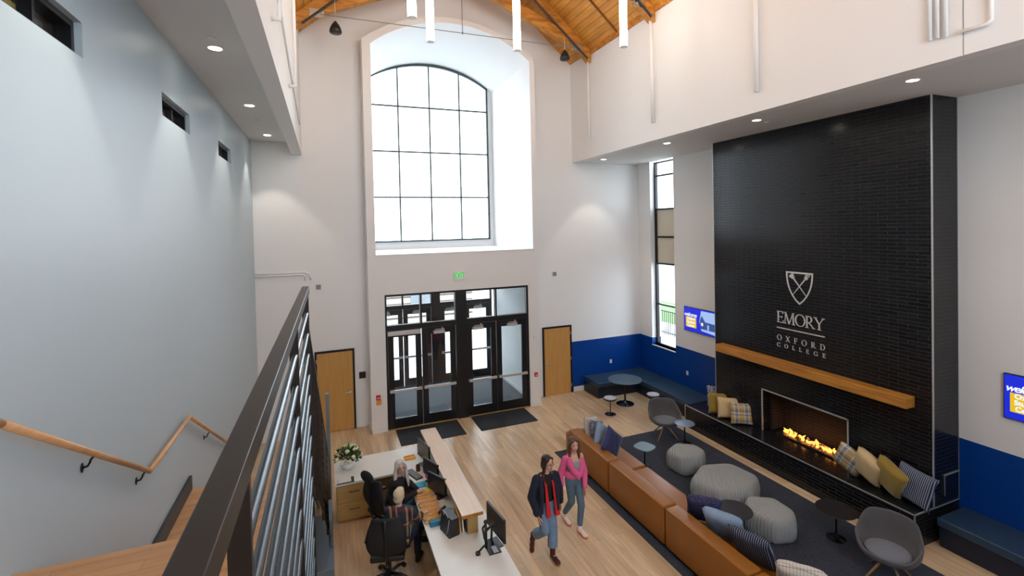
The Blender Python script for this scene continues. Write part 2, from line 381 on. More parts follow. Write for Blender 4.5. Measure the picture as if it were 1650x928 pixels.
# back room seen through clerestory slits
struct('wall_corridor', B().box(-3.3, -3.2, YB, 13.6, 5.5, 8.2).box(-3.2, XL-.3, YB, 13.6, 8.1, 8.2).box(-3.2, XL-.3, YB, 13.6, 5.5, 5.6).box(-3.2, XL-.3, 13.5, 13.6, 5.6, 8.1), mat('ochre_paint', (0.50, 0.36, 0.10), 0.7))
for i, (a, c) in enumerate(ops):
    if c < 3: continue
    t = thing('window_%d' % (i+1), 'narrow dark framed slit window high in the left wall', None, (XL, (a+c)/2, (Z0+Z1)/2), kind='structure')
    f = B(); x0, x1 = XL-.20, XL-.05; e = 0.045
    f.box(x0, x1, a, c, Z0, Z0+e).box(x0, x1, a, c, Z1-e, Z1).box(x0, x1, a, a+e, Z0+e, Z1-e).box(x0, x1, c-e, c, Z0+e, Z1-e)
    f.box(x0+.02, x1-.03, a+(c-a)*.58, a+(c-a)*.58+.03, Z0+e, Z1-e)
    obj('window_frame', f, M['blackframe'], t); obj('window_pane', B().box(XL-.14, XL-.13, a+e, c-e, Z0+e, Z1-e), M['glass'], t)
    obj('blind', B().box(XL-.17, XL-.155, a+e, c-e, Z0+e, Z1-e), M['brownpanel'], t)
    obj('inner_panel', B().box(XL-.155, XL-.15, a+e, a+(c-a)*.56, Z0+e, Z0+.6*(Z1-Z0)), M['ochre'], t, label='ochre panel behind the near half of the pane')
# low ceilings and upper walls
struct('ceiling_left', B().box(XL, XBL2-.0, YB, YF, ZCL, ZCL+.2), M['ceil'])
struct('wall_upper_left', B().box(XBL2, XBL, YB, YF, 7.263, zr(XBL)+.3), M['wall'])
struct('ceiling_right', B().box(XBR+.24, XR, YB, YF, ZCR, ZCR+.2), M['ceil'])
struct('wall_upper_right', B().box(XBR, XBR+.24, YB, YF, ZCR, zr(XBR)+.3), M['wall'])
# right wall with narrow window
WY0, WY1, WZ0 = 11.65, 12.76, 1.39
b = B(); bl = 1.594
b.box(XR, XR+.35, YB, WY0, bl, ZCR+.2).box(XR, XR+.35, WY1, YF+.2, bl, ZCR+.2)
struct('wall_right', b, M['wall'])
struct('wall_right_blue', B().box(XR, XR+.35, YB, WY0, 0, bl).box(XR, XR+.35, WY1, YF+.2, 0, bl).box(XR, XR+.35, WY0, WY1, 0, WZ0), M['blue'])
# front wall (gable) around the portal
PX0, PX1, AX0, AX1 = 1.011, 5.84, 1.221, 5.69
RO, RI = 3.856, 3.52
zo = lambda x: 10.2-(RO-.85)+math.sqrt(max(0, RO*RO-(x-(PX0+PX1)/2)**2))
zi = lambda x: 10.1-(RI-.8)+math.sqrt(max(0, RI*RI-(x-(AX0+AX1)/2)**2))
b = B(); Y1 = YF+.2
def col(b, x0, x1, l0, l1, h0, h1, y0, y1):
    b.hexa([(x0, y0, l0), (x1, y0, l1), (x1, y1, l1), (x0, y1, l0), (x0, y0, h0), (x1, y0, h1), (x1, y1, h1), (x0, y1, h0)])
b.box(XL-.3, XBL2, YF, Y1, 0, ZCL+.2)
col(b, XBL2, PX0+.06, 0, 0, zr(XBL2)+.1, zr(PX0)+.1, YF, Y1)
xs = [PX0+.06+(PX1-PX0-.12)*i/32 for i in range(33)]
for x0, x1 in zip(xs, xs[1:]):
    if x0 < RX < x1:
        col(b, x0, RX, zo(x0)-.05, zo(RX)-.05, zr(x0)+.1, zr(RX)+.1, YF, Y1); col(b, RX, x1, zo(RX)-.05, zo(x1)-.05, zr(RX)+.1, zr(x1)+.1, YF, Y1)
    else: col(b, x0, x1, zo(x0)-.05, zo(x1)-.05, zr(x0)+.1, zr(x1)+.1, YF, Y1)
col(b, PX1-.06, 7.36, 0, 0, zr(PX1)+.1, zr(7.36)+.1, YF, Y1)
b.box(7.36, XR+.35, YF, Y1, bl, ZCR+.2)
b.box(7.36, XBR+.3, YF, Y1, ZCR, zr(7.36)+.1)
struct('wall_front', b, M['wall'])
struct('wall_front_blue', B().box(7.36, XR+.3, YF, Y1, 0, bl).box(7.20, 7.36, YF-.004, YF, 0, bl), M['blue'])
# portal
DX0, DX1, DZ = 1.412, 5.50, 3.582
SILL, YG = 4.633, 16.3
b = B(); xs = sorted([PX0+(PX1-PX0)*i/36 for i in range(37)]+[AX0, AX1, DX0, DX1])
for x0, x1 in zip(xs, xs[1:]):
    xm = (x0+x1)/2
    if xm < AX0 or xm > AX1: col(b, x0, x1, 0, 0, zo(x0), zo(x1), YC, YF+.02); continue
    lo = 0 if (xm < DX0 or xm > DX1) else DZ
    col(b, x0, x1, lo, lo, SILL, SILL, YC, YF+.02)
    col(b, x0, x1, zi(x0), zi(x1), zo(x0), zo(x1), YC, YF+.02)
struct('wall_portal', b, M['wall'])
# recess tunnel
b = B()
b.box(AX0-.2, AX0, YF+.02, YG+.1, SILL-.2, 10.6).box(AX1, AX1+.2, YF+.02, YG+.1, SILL-.2, 10.6).box(AX0, AX1, YF, YG+.1, SILL-.25, SILL)
xs = [AX0+(AX1-AX0)*i/32 for i in range(33)]
for x0, x1 in zip(xs, xs[1:]): col(b, x0, x1, zi(x0), zi(x1), zi(x0)+.3, zi(x1)+.3, YF, YG+.1)
struct('wall_recess', b, M['wall'])
struct('trim_1', B().box(AX0-.03, AX1+.03, YC-.012, YC, SILL-.012, SILL+.0), mat('sill_edge', (0.5, 0.47, 0.43), 0.5))
# big arched window
wb = 4.87; wl, wr = 1.33, 5.53; wc = (wl+wr)/2
zw = lambda x: 10.25-(3.72-.63)+math.sqrt(3.72**2-(x-wc)**2)-.0
t = thing('window_6', 'tall arched window with a dark grid of glazing bars above the entrance', None, (wc, YG, wb), kind='structure')
b = B(); e = 0.05
xs2 = [wl+(wr-wl)*i/24 for i in range(25)]
for x0, x1 in zip(xs2, xs2[1:]): col(b, x0, x1, zw(x0)-.07, zw(x1)-.07, zw(x0), zw(x1), YG-.09, YG)
b.box(wl, wl+.06, YG-.09, YG, wb, zw(wl)).box(wr-.06, wr, YG-.09, YG, wb, zw(wr)).box(wl, wr, YG-.09, YG, wb, wb+.05)
obj('window_frame', b, M['winframe'], t)
b = B()
for x in (2.385, 3.44, 4.49): b.box(x-.025, x+.025, YG-.08, YG-.01, wb+.05, zw(x)-.05)
for z in (6.365, 7.89, 9.40): b.box(wl+.05, wr-.05, YG-.078, YG-.012, z-.025, z+.025)
obj('glazing_bars', b, M['winframe'], t)
b = B()
for x0, x1 in zip(xs2, xs2[1:]): col(b, x0, x1, wb+.03, wb+.03, zw(x0)-.03, zw(x1)-.03, YG-.03, YG-.02)
obj('window_pane', b, M['glass'], t)
b = B()
for x0, x1 in zip(xs, xs[1:]):
    col(b, x0, x1, SILL, SILL, wb, wb, YG, YG+.1)
    zt = lambda x: zw(min(max(x, wl), wr)) if wl <= x <= wr else SILL
    if x1 <= wl+.06 or x0 >= wr-.06: col(b, x0, x1, wb, wb, zi(x0), zi(x1), YG, YG+.1)
    elif zi((x0+x1)/2) > zw((x0+x1)/2)-.05:
        col(b, x0, x1, zw(max(wl, min(x0, wr)))-.02, zw(max(wl, min(x1, wr)))-.02, zi(x0)+.02, zi(x1)+.02, YG, YG+.1)
struct('wall_window_surround', b, M['wall'])
# vestibule
VX0, VX1, VY = 1.25, 5.68, 16.2
struct('floor_vestibule', B().box(VX0+.17, VX1-.19, YC+.1, YF+.02, 0.0, 0.006).box(VX0, VX1, YF+.02, VY+.1, 0.0, 0.006), M['carpet'])
struct('wall_vestibule', B().box(VX0-.2, VX0, YF+.02, VY+.1, 0, SILL-.25).box(VX1, VX1+.2, YF+.02, VY+.1, 0, SILL-.25).box(VX0, VX1, YF+.02, VY, 3.75, 3.85)
       .box(VX0, VX1, VY-.02, VY+.1, 3.6, SILL-.2), M['wall'])
struct('baseboard_vestibule', B().box(VX1-.015, VX1, YF, VY, 0, .12).box(VX0, VX0+.015, YF, VY, 0, .12), M['plastic'])
# roof deck
b = B()
for sgn in (-1, 1):
    xo = RX+sgn*4.5
    b.hexa([(xo, YB, zr(xo)), (RX, YB, zr(RX)), (RX, YF+.2, zr(RX)), (xo, YF+.2, zr(xo)), (xo, YB, zr(xo)+.15), (RX, YB, zr(RX)+.15), (RX, YF+.2, zr(RX)+.15), (xo, YF+.2, zr(xo)+.15)])
struct('ceiling', b, M['deck'])
# back wall behind the photographer: unseen, its high opening added and sized for fill daylight
struct('wall_back', B().box(XL-.3, 1.2, YB-.2, YB, 0, 14).box(5.7, XR+.35, YB-.2, YB, 0, 14).box(1.2, 5.7, YB-.2, YB, 0, 5.2).box(1.2, 5.7, YB-.2, YB, 10.6, 14), M['wall'])
# baseboards
bb = M['plastic']
struct('baseboard_front', B().box(XL, -.42, YF-.015, YF, 0, .11).box(.76, PX0, YF-.015, YF, 0, .11).box(7.26, 7.64, YF-.015, YF, 0, .15)
       .box(PX0-.015, PX0, YC-.015, YF-.015, 0, .11).box(PX0-.015, DX0, YC-.015, YC, 0, .11).box(DX1, PX1+.015, YC-.015, YC, 0, .11).box(PX1, PX1+.015, YC, YF-.015, 0, .11).box(PX1+.015, 6.1, YF-.015, YF, 0, .11), bb)

# narrow side window
t = thing('window_7', 'tall narrow black framed window beside the corner bench', None, (XR, 12.2, WZ0), kind='structure')
b = B(); X0, X1 = XR+.16, XR+.25
b.box(X0, X1, WY0, WY0+.05, WZ0, ZCR).box(X0, X1, WY1-.07, WY1, WZ0, ZCR)
for z in (WZ0+.025, 2.70, 4.01, 4.87, 5.76, 6.83, ZCR-.03): b.box(X0, X1, WY0+.05, WY1-.07, z-.025, z+.025)
obj('window_frame', b, M['blackframe'], t)
obj('window_pane', B().box(XR+.20, XR+.21, WY0, WY1, WZ0, ZCR), M['glass'], t)
tan = mat('tan_spandrel', (0.90, 0.76, 0.60), 0.6)
for a, c in ((4.03, 4.85), (4.89, 5.74)): obj('spandrel_panel', B().box(XR+.215, XR+.235, WY0+.05, WY1-.07, a, c), tan, t, label='tan opaque panel')
obj('window_sill', B().box(XR-.02, XR+.2, WY0-.0, WY1+.0, WZ0-.03, WZ0), M['plastic'], t)

# wooden doors
def wood_door(name, x0, x1, label, knob_right):
    t = thing(name, label, None, ((x0+x1)/2, YF, 0), kind='structure'); h = 2.15
    b = B(); e = .05
    b.box(x0, x0+e, YF-.05, YF-.001, 0, h).box(x1-e, x1, YF-.05, YF-.001, 0, h).box(x0+e, x1-e, YF-.05, YF-.001, h-e, h)
    obj('door_frame', b, M['blackframe'], t)
    obj('door_leaf', B().box(x0+e, x1-e, YF-.035, YF-.002, .01, h-e), M['door_oak'], t)
    kx = x1-.13 if knob_right else x0+.13; s = -1 if knob_right else 1
    obj('door_handle', B().cyl((kx, YF-.035, 1.0), (kx, YF-.05, 1.0), .035).cyl((kx, YF-.05, 1.0), (kx, YF-.085, 1.0), .012).tube([(kx, YF-.085, 1.0), (kx+s*.06, YF-.09, 1.0), (kx+s*.12, YF-.085, 1.0)], .010), M['steel'], t, smooth=True, angle=40)
    obj('lock', B().cyl((kx, YF-.035, 1.09), (kx, YF-.05, 1.09), .022), M['steel'], t)
    hx = x0+.04 if knob_right else x1-.04
    for z in (.25, 1.1, 1.9): obj('hinge', B().cyl((hx, YF-.055, z-.05), (hx, YF-.055, z+.05), .012), M['steel'], t)
wood_door('door_1', -.33, .655, 'oak flush door in a black frame behind the end of the stair railing', True)
wood_door('door_2', 6.19, 7.20, 'oak flush door in a black frame beside the blue wall', False)

# entrance storefronts
LX = [1.46, 2.36, 3.31, 3.62, 4.50, 5.45]   # leaf limits: 1.46-2.36, 2.36-3.31 | mullion | 3.62-4.5, 4.5-5.45
def storefront(y, nm, start, inside=True):
    t = thing('trim_%d' % start, 'black storefront frame of the %s entrance doors' % nm, None, ((DX0+DX1)/2, y, 0), kind='structure')
    b = B(); yy0, yy1 = y-.06, y+.07
    b.box(DX0, LX[0], yy0, yy1, 0, DZ).box(LX[5], DX1, yy0, yy1, 0, DZ).box(LX[2], LX[3], yy0-.03, yy1, 0, DZ)
    b.box(LX[0], LX[2], yy0, yy1, DZ-.06, DZ).box(LX[3], LX[5], yy0, yy1, DZ-.06, DZ)
    b.box(LX[0], LX[2], yy0, yy1, 2.62, 2.76).box(LX[3], LX[5], yy0, yy1, 2.62, 2.76)
    b.box(LX[1]-.025, LX[1]+.025, yy0, yy1, 2.76, DZ-.06).box(LX[4]-.025, LX[4]+.025, yy0, yy1, 2.76, DZ-.06)
    obj('door_frame', b, M['blackframe'], t)
    g = B()
    for a, c in ((0, 1), (1, 2), (3, 4), (4, 5)): g.box(LX[a]+.02, LX[c]-.02, y, y+.01, 2.76, DZ-.06)
    obj('transom_glass', g, M['glass'], t)
    if inside:
        g = B()
        for a, c in ((0, 1), (1, 2), (3, 4), (4, 5)): g.box(LX[a]+.03, LX[c]-.03, y-.075, y-.06, 2.76, 2.775).box(LX[c]-.04, LX[c]-.028, y-.075, y-.06, 2.775, DZ-.06)
        obj('glazing_bead', g, M['alu'], t)
    k = 0
    where = ['leftmost', 'second from the left', 'third from the left', 'rightmost']
    for a, c in ((0, 1), (1, 2), (3, 4), (4, 5)):
        x0, x1 = LX[a]+.01, LX[c]-.01
        d = thing('door_%d' % (start+k), '%s glazed black leaf of the %s entrance doors' % (where[k], nm), None, ((x0+x1)/2, y, 0), kind='structure')
        st, bt = .15, .27
        f = B().box(x0, x0+st, y-.03, y+.03, .01, 2.61).box(x1-st, x1, y-.03, y+.03, .01, 2.61).box(x0+st, x1-st, y-.03, y+.03, .01, bt).box(x0+st, x1-st, y-.03, y+.03, 2.44, 2.61)
        obj('door_leaf', f, M['blackframe'], d)
        obj('door_glass', B().box(x0+st, x1-st, y-.005, y+.005, bt, 2.44), M['glass'], d)
        zb = 1.02
        pb = B().box(x0+.02, x1-.02, y-.12, y-.08, zb-.035, zb+.035, .01).box(x0+.02, x0+.14, y-.1, y-.03, zb-.03, zb+.03).box(x1-.1, x1-.02, y-.1, y-.03, zb-.03, zb+.03)
        obj('push_bar', pb, M['alu'], d)
        if inside and k == 0: obj('door_closer', B().box(x0-.0, x1-.02, y-.14, y-.04, 2.50, 2.61, .01), M['alu'], d)
        else:
            cx = x0+.32 if (inside and k == 3) or not inside else x0+.38
            cx = x0+.45 if k in (1, 3) else x0+.30
            obj('door_closer', B().box(cx-.14, cx+.17, y-.11, y-.03, 2.44, 2.52, .01).box(cx-.10, cx+.16, y-.10, y-.06, 2.54, 2.56).cyl((cx+.1, y-.08, 2.52), (cx+.1, y-.08, 2.60), .02), M['alu'], d)
        if k in (0, 2):
            obj('pull_handle', B().tube([(x1-.06, y+.03, .95), (x1-.06, y+.09, .95), (x1-.06, y+.09, 1.55), (x1-.06, y+.03, 1.55)], .014), M['alu'], d)
        k += 1
storefront(12.90, 'inner', 3)
storefront(16.2, 'outer', 7, False)
# entrance mats
single('entrance_mat', B().box(1.60, 3.26, 11.78, 12.78, 0, .012, .004), M['mat'], 'black entrance mat partly hidden behind the reception desk', 'mat', 'black entrance mats')
single('entrance_mat', B().box(3.66, 5.28, 11.80, 12.80, 0, .012, .004), M['mat'], 'black entrance mat at the right pair of doors', 'mat', 'black entrance mats')
struct('trim_2', B().box(DX0, DX1, YC-.02, YC+.05, 0, .012), M['cab_oak'])

# ---------------------------------------------------------------- outdoors
struct('ground_paving', B().box(-60, 80, 16.4, 90, -.25, -.03).box(10.4, 80, -10, 16.4, -.25, -.03), mat('pale_paving', (0.5, 0.49, 0.47), 0.9))
struct('ground_lawn', B().box(17.0, 21.5, 12, 40, -.03, -.01), mat('lawn', (0.10, 0.19, 0.05), 0.95, noise=(1.5, .3)))
t = thing('garden_fence', 'black metal fence seen outside through the narrow window', 'fence', (15, 18, 0))
b = B()
for i in range(40): b.box(15-.012, 15+.012, 15+i*.14, 15+i*.14+.024, 0, 1.1)
obj('baluster', b, M['blackframe'], t)['kind'] = 'stuff'
obj('top_rail', B().box(14.98, 15.02, 14.9, 20.8, 1.1, 1.15), M['blackframe'], t)
obj('bottom_rail', B().box(14.98, 15.02, 14.9, 20.8, .1, .14), M['blackframe'], t)
single('brick_pier', B().box(10.6, 11.1, 14.2, 15.2, -.02, 8), M['red_brick'], 'red brick pier outside the narrow window', 'pier')
t = thing('neighbour_building', 'pale building with banded facade seen through the entrance glass', 'building', (2.5, 27, 0))
obj('wall', B().box(-6, 8, 27, 30, 0, 3.5), stripemat('banded_siding', [(0, (0.42, 0.40, 0.37)), (.72, (0.13, 0.085, 0.06))], 2.6, 'Z'), t)
obj('roof', B().prism([(26.6, 3.5), (30.4, 3.5), (28.5, 4.3)], 'X', -6.4, 8.4), M['grey'], t)
for i, x in enumerate((-4, -1.2, 1.6, 4.4)): obj('window', B().box(x, x+1.1, 26.95, 27.05, 1.0, 2.6).box(x+.5, x+.58, 26.9, 27.05, 1.0, 2.6), M['grey'], t)

# ================================================================== ROOF TRUSSES
def truss(y, label):
    t = thing('roof_truss', label, 'truss', (RX, y, 10.3), group='timber scissor trusses')
    lo = [(0, 11.72), (.5, 11.64), (1.04, 11.43), (1.57, 11.18), (2.26, 10.9), (3.04, 10.56), (3.6, 10.30), (3.93, 10.14)]
    b = B()
    for s in (-1, 1):
        for (d0, z0), (d1, z1) in zip(lo, lo[1:]):
            col(b, *( (RX+s*d0, RX+s*d1) if s > 0 else (RX+s*d1, RX+s*d0) ), *((z0, z1) if s > 0 else (z1, z0)),
                *(( min(z0+.30, zr(RX+d0)-.02), min(z1+.30, zr(RX+d1)-.02)) if s > 0 else (min(z1+.30, zr(RX+d1)-.02), min(z0+.30, zr(RX+d0)-.02))), y, y+.2)
    obj('bottom_chord', b, M['timber'], t)
    for s in (-1, 1):
        x0, x1 = (RX, RX+s*3.92)
        pts = [(x0, zr(x0)-.34), (x1, zr(x1)-.34+.0), (x1, zr(x1)-.02), (x0, zr(x0)-.02)]
        obj('rafter', B().prism([(p[0], p[1]) for p in pts], 'Y', y-.02, y+.2), M['timber'], t)
        q = [(RX+s*.3, zr(RX+s*.3)-.42), (RX+s*3.78, zr(RX+s*3.78)-.38)]
        obj('conduit', B().cyl((q[0][0], y-.06, q[0][1]), (q[1][0], y-.06, q[1][1]), .028, n=8), M['black'], t)
        obj('steel_plate', B().box(RX+s*3.30, RX+s*3.62, y-.035, y-.021, 10.30, 10.50).cyl((RX+s*3.45, y-.05, 10.4), (RX+s*3.45, y-.02, 10.4), .05), M['steel'], t)
        obj('web', B().box(RX+s*1.3-.08, RX+s*1.3+.08, y+.02, y+.16, 11.45, zr(RX+1.3)-.3), M['timber'], t)
    obj('tie_rod', B().cyl((RX-3.4, y-.03, 10.38), (RX+3.4, y-.03, 10.38), .011, n=8), M['grey'], t)
    obj('hanger_rod', B().cyl((RX+.06, y-.03, 10.38), (RX+.06, y-.03, 11.75), .011, n=8).cyl((RX+.06, y-.03, 10.35), (RX+.06, y-.03, 10.41), .02, n=8), M['grey'], t)
truss(12.15, 'timber roof truss nearest the arched window wall, with steel tie rod')
truss(9.25, 'timber roof truss crossing the room over the fireplace wall, one bay nearer')
b = B()
for s in (-1, 1):
    for d in (0.05,):
        pass
# purlin line between trusses on the right slope
obj_p = B().prism([(7.34, zr(7.34)-.06), (3.5, zr(3.5)-.06), (3.5, zr(3.5)+.01), (7.34, zr(7.34)+.01)], 'Y', 10.72, 10.76)
struct('trim_11', obj_p, mat('dark_seam', (0.2, 0.08, 0.015), 0.6))
struct('trim_12', B().box(XBR-.06, XBR, YB, 12.1, zr(XBR)-.10, zr(XBR)+.06), M['timber'])

# pendants, downlights, cones, conduits
tube_m = emitmat('pendant_glow', (1.0, 0.92, 0.80), PEND_E)
def pendant(x, y, z, label, top=2.0):
    t = thing('tube_pendant', label, 'pendant light', (x, y, z), group='long glowing tube pendants')
    obj('lamp_tube', B().cyl((x, y, z+.012), (x, y, z+top), .078, n=24), tube_m, t, smooth=True, angle=40)
    obj('end_cap', B().cyl((x, y, z), (x, y, z+.012), .078, n=24).cyl((x, y, z-.012), (x, y, z), .018), M['plastic'], t)
    obj('cord', B().cyl((x, y, z+top), (x, y, zr(x)), .006, n=6), M['grey'], t)
pendant(1.53, 8.47, 9.0, 'glowing tube pendant furthest left of the four')
pendant(2.06, 9.45, 9.0, 'glowing tube pendant second from the left, hanging over the window')
pendant(3.88, 9.35, 9.0, 'glowing tube pendant third from the left, before the arch')
pendant(5.92, 8.46, 9.0, 'glowing tube pendant furthest right, against the wooden ceiling')
for k, (x, y) in enumerate(((1.3, 5.6), (3.3, 6.4), (1.6, 3.4))):  # extra pendants out of view, added to brighten the floor
    pendant(x, y, 9.4, 'added unseen tube pendant for fill light above the frame, ' + ['over the desk', 'over the walkway', 'over the guard railing'][k])
def cone(x, z, label, zt):
    y = 12.0
    t = thing('hanging_speaker', label, 'speaker', (x, y, z), group='small black hanging cones')
    obj('housing', B().lathe([(0, 0), (.12, .0), (.142, .03), (.13, .10), (.09, .19), (.03, .27), (.012, .29), (0, .29)], (x, y, z), 24), M['black'], t, smooth=True)
    obj('cord', B().cyl((x, y, z+.29), (x, y, zt), .005, n=6), M['plastic'], t)
cone(.37, 9.93, 'small black hanging cone left of the arch', 10.72)
cone(6.42, 9.95, 'small black hanging cone right of the arch', 10.6)
dl_m = emitmat('downlight_glow', (1.0, 0.9, 0.74), 14)
def downlight(x, y, z, label, grp, energy=DOWN_W):
    t = thing('ceiling_downlight', label, 'downlight', (x, y, z), group=grp)
    obj('trim_ring', B().lathe([(.075, -.004), (.105, -.004), (.105, 0.0), (.075, 0.0), (.075, -.004)], (x, y, z), 28), M['plastic'], t)
    obj('lens', B().cyl((x, y, z-.002), (x, y, z+.002), .076, n=28), dl_m, t)
    ld = bpy.data.lights.new('lamp', 'SPOT'); ld.energy = energy; ld.spot_size = math.radians(76); ld.spot_blend = 0.35; ld.color = (1, .90, .76); ld.shadow_soft_size = .04
    lo_ = bpy.data.objects.new('lamp', ld); COL.objects.link(lo_); lo_.parent = t; lo_.location = (0, 0, -.02)
for k, y in enumerate((.95, 3.9, 6.82, 9.7, 12.55)):
    downlight(-1.19, y, ZCL, ['recessed downlight over the stairs, behind the camera end', 'recessed downlight over the stairs above the nearest slit window', 'nearest visible downlight in the left low ceiling', 'middle downlight in the left low ceiling', 'furthest downlight in the left low ceiling, by the front wall'][k], 'downlights in the left low ceiling', DOWN_W*(0.3 if k == 0 else 1.0))
for k, y in enumerate((4.31, 6.98, 9.62, 12.5)):
    downlight(7.95, y, ZCR, ['right soffit downlight above the near corner of the black chimney', 'right soffit downlight over the middle of the black chimney', 'right soffit downlight between chimney and narrow window', 'right soffit downlight in the far corner'][k], 'downlights in the right soffit', DOWN_W*(.45 if y < 5 else 1))
single('sprinkler_head', B().lathe([(0, -.012), (.045, -.012), (.05, 0), (0, 0)], (-1.16, 6.46, ZCL), 20), M['plastic'], 'flat white sprinkler cover beside the nearest left downlight', 'sprinkler')
single('sprinkler_head', B().lathe([(0, -.012), (.045, -.012), (.05, 0), (0, 0)], (-1.2, 10.93, ZCL), 20), M['plastic'], 'flat white sprinkler cover between the two far left downlights', 'sprinkler')
single('sprinkler_head', B().lathe([(0, -.012), (.045, -.012), (.05, 0), (0, 0)], (8.31, 7.05, ZCR), 20), M['plastic'], 'flat white sprinkler cover above the chimney top', 'sprinkler')
def pipe(pts, r, label, g=None): single('wall_conduit', B().tube(pts, r, 12), M['whitepipe'], label, 'conduit', g, smooth=True)
XW = XBR-.04
pipe([(XW, 12.26, 10.3), (XW, 12.26, 7.76)], .035, 'white vertical conduit on the upper right wall, furthest one')
pipe([(XW, 9.37, 10.3), (XW, 9.34, 7.69)], .045, 'white vertical conduit on the upper right wall below the second truss')
pipe([(XW, 6.42, 10.3), (XW, 6.42, 7.635)], .04, 'white vertical conduit in the middle of the upper right wall')
pipe([(XW, 3.78, 9.8), (XW, 3.77, 7.575)], .022, 'white conduit, left one of three close together')
pipe([(XW, 3.70, 9.8), (XW, 3.69, 7.577)], .022, 'white conduit, middle one of three close together')
pipe([(XW, 3.62, 9.8), (XW, 3.60, 7.56)], .022, 'white conduit, right one of three close together')
pipe([(XW, 3.16, 9.8), (XW, 3.16, 7.60), (XW, 3.20, 7.56), (XW, 3.475, 7.57)], .022, 'white bent conduit with a sideways foot at upper right')
struct('trim_13', B().box(XBR-.004, XBR, 3.44, 3.447, ZCR, 10), M['grey'])
XW = XBL+.04
pipe([(XBL, 6.0, 7.70), (XW+.05, 6.0, 7.70), (XW+.05, 6.0, 9.5)], .028, 'white angled pipe on the upper left wall, nearer one')
pipe([(XBL, 8.8, 7.72), (XW+.07, 8.8, 7.74), (XW+.07, 8.8, 10.1)], .03, 'white angled pipe on the upper left wall, further one')
pipe([(XW, 5.2, 8.3), (XW, 8.5, 7.95), (XW, 11.7, 7.7)], .02, 'thin white pipe running along the upper left wall')
pipe([(XL+.01, YF-.03, 4.25), (-.50, YF-.03, 4.245), (-.40, YF-.03, 4.2), (-.36, YF-.03, 4.05)], .018, 'white conduit on the front wall, upper of two')
pipe([(XL+.01, YF-.03, 4.18), (-.58, YF-.03, 4.185), (-.51, YF-.03, 4.15), (-.50, YF-.03, 4.03)], .014, 'white conduit on the front wall, lower of two')
# wall devices
def device(name, label, cat, x, y, z, w, h, m, d=.03, grp=None, inner=None):
    o = single(name, B().box(x-w/2, x+w/2, y-d, y, z-h/2, z+h/2, .004), m, label, cat, grp)
    return o
device('wall_vent', 'small grey square device on the front wall, left of the portal', 'wall device', -.188, YF, 3.84, .12, .12, M['grey'])
device('wall_vent', 'small grey square device on the front wall, right of the portal', 'wall device', 6.66, YF, 3.79, .11, .12, M['grey'])
device('door_sign', 'small black room sign beside the left oak door', 'sign', .845, YF, 1.40, .17, .17, M['black'])
device('wall_sensor', 'small round white sensor on the portal left of the doors', 'sensor', 1.17, YC, 2.0, .09, .09, M['plastic'])
device('wall_sensor', 'small white sensor on the portal right of the doors', 'sensor', 5.69, YC, 2.05, .10, .11, M['plastic'])
t = thing('fire_alarm_pull', 'red fire alarm pull box left of the entrance doors', 'fire alarm', (1.185, YC, .93))
obj('housing', B().box(1.13, 1.24, YC-.05, YC, .87, .99, .006), M['red'], t); obj('pull_handle', B().box(1.15, 1.22, YC-.06, YC-.05, .91, .93), M['plastic'], t)
t = thing('fire_alarm_pull', 'red fire alarm pull box right of the entrance doors', 'fire alarm', (5.69, YC, .93))
obj('housing', B().box(5.64, 5.74, YC-.05, YC, .87, .99, .006), M['red'], t); obj('pull_handle', B().box(5.66, 5.72, YC-.06, YC-.05, .91, .93), M['plastic'], t)
device('call_button', 'amber call button plate under the left fire alarm', 'switch', 1.20, YC, .79, .13, .12, M['orange'])
def outlet(label, plane, a, z):
    t = thing('wall_outlet', label, 'outlet', (a, YF, z) if plane == 'F' else (XR, a, z))
    if plane == 'F': obj('cover_plate', B().box(a-.04, a+.04, YF-.012, YF, z-.06, z+.06, .003), M['plastic'], t); obj('socket', B().box(a-.018, a+.018, YF-.015, YF-.011, z-.04, z+.04), M['laminate'], t)
    else: obj('cover_plate', B().box(XR-.012, XR, a-.04, a+.04, z-.06, z+.06, .003), M['plastic'], t); obj('socket', B().box(XR-.015, XR-.011, a-.018, a+.018, z-.04, z+.04), M['laminate'], t)
outlet('white outlet on the blue front wall above the corner bench', 'F', 8.66, .80)
outlet('white outlet on the blue side wall left of the chimney', 'R', 11.16, .88)
# exit sign
def text_mesh(txt, size, extrude=.002, bold=0, shear=0, align='CENTER', spacing=1.0):
    cu = bpy.data.curves.new('txt', 'FONT'); cu.body = txt; cu.size = size; cu.extrude = extrude; cu.align_x = align; cu.align_y = 'CENTER'; cu.offset = bold; cu.shear = shear; cu.space_character = spacing
    cu.resolution_u = 3
    o = bpy.data.objects.new('txt', cu); COL.objects.link(o)
    dg = bpy.context.evaluated_depsgraph_get(); me = bpy.data.meshes.new_from_object(o.evaluated_get(dg))
    bm = bmesh.new(); bm.from_mesh(me); bpy.data.objects.remove(o); bpy.data.meshes.remove(me); bpy.data.curves.remove(cu)
    b = B(); b.bm.free(); b.bm = bm; return b
FRONT = Matrix(((1, 0, 0, 0), (0, 0, -1, 0), (0, 1, 0, 0), (0, 0, 0, 1)))         # text facing -Y
SIDE = Matrix(((0, 0, -1, 0), (-1, 0, 0, 0), (0, 1, 0, 0), (0, 0, 0, 1)))          # text facing -X, reads toward -Y
t = thing('exit_sign', 'green EXIT sign above the entrance doors', 'exit sign', (3.43, YC, 3.98))
obj('housing', B().box(3.275, 3.59, YC-.05, YC, 3.865, 4.10, .006), M['plastic'], t)
obj('lettering', text_mesh('EXIT', .17, .002, .004, spacing=.95).xf(Matrix.Translation((3.435, YC-.053, 3.985)) @ FRONT @ Matrix.Diagonal((.85, 1.15, 1, 1))), emitmat('exit_green', (0.01, 0.80, 0.10), 0.42), t)

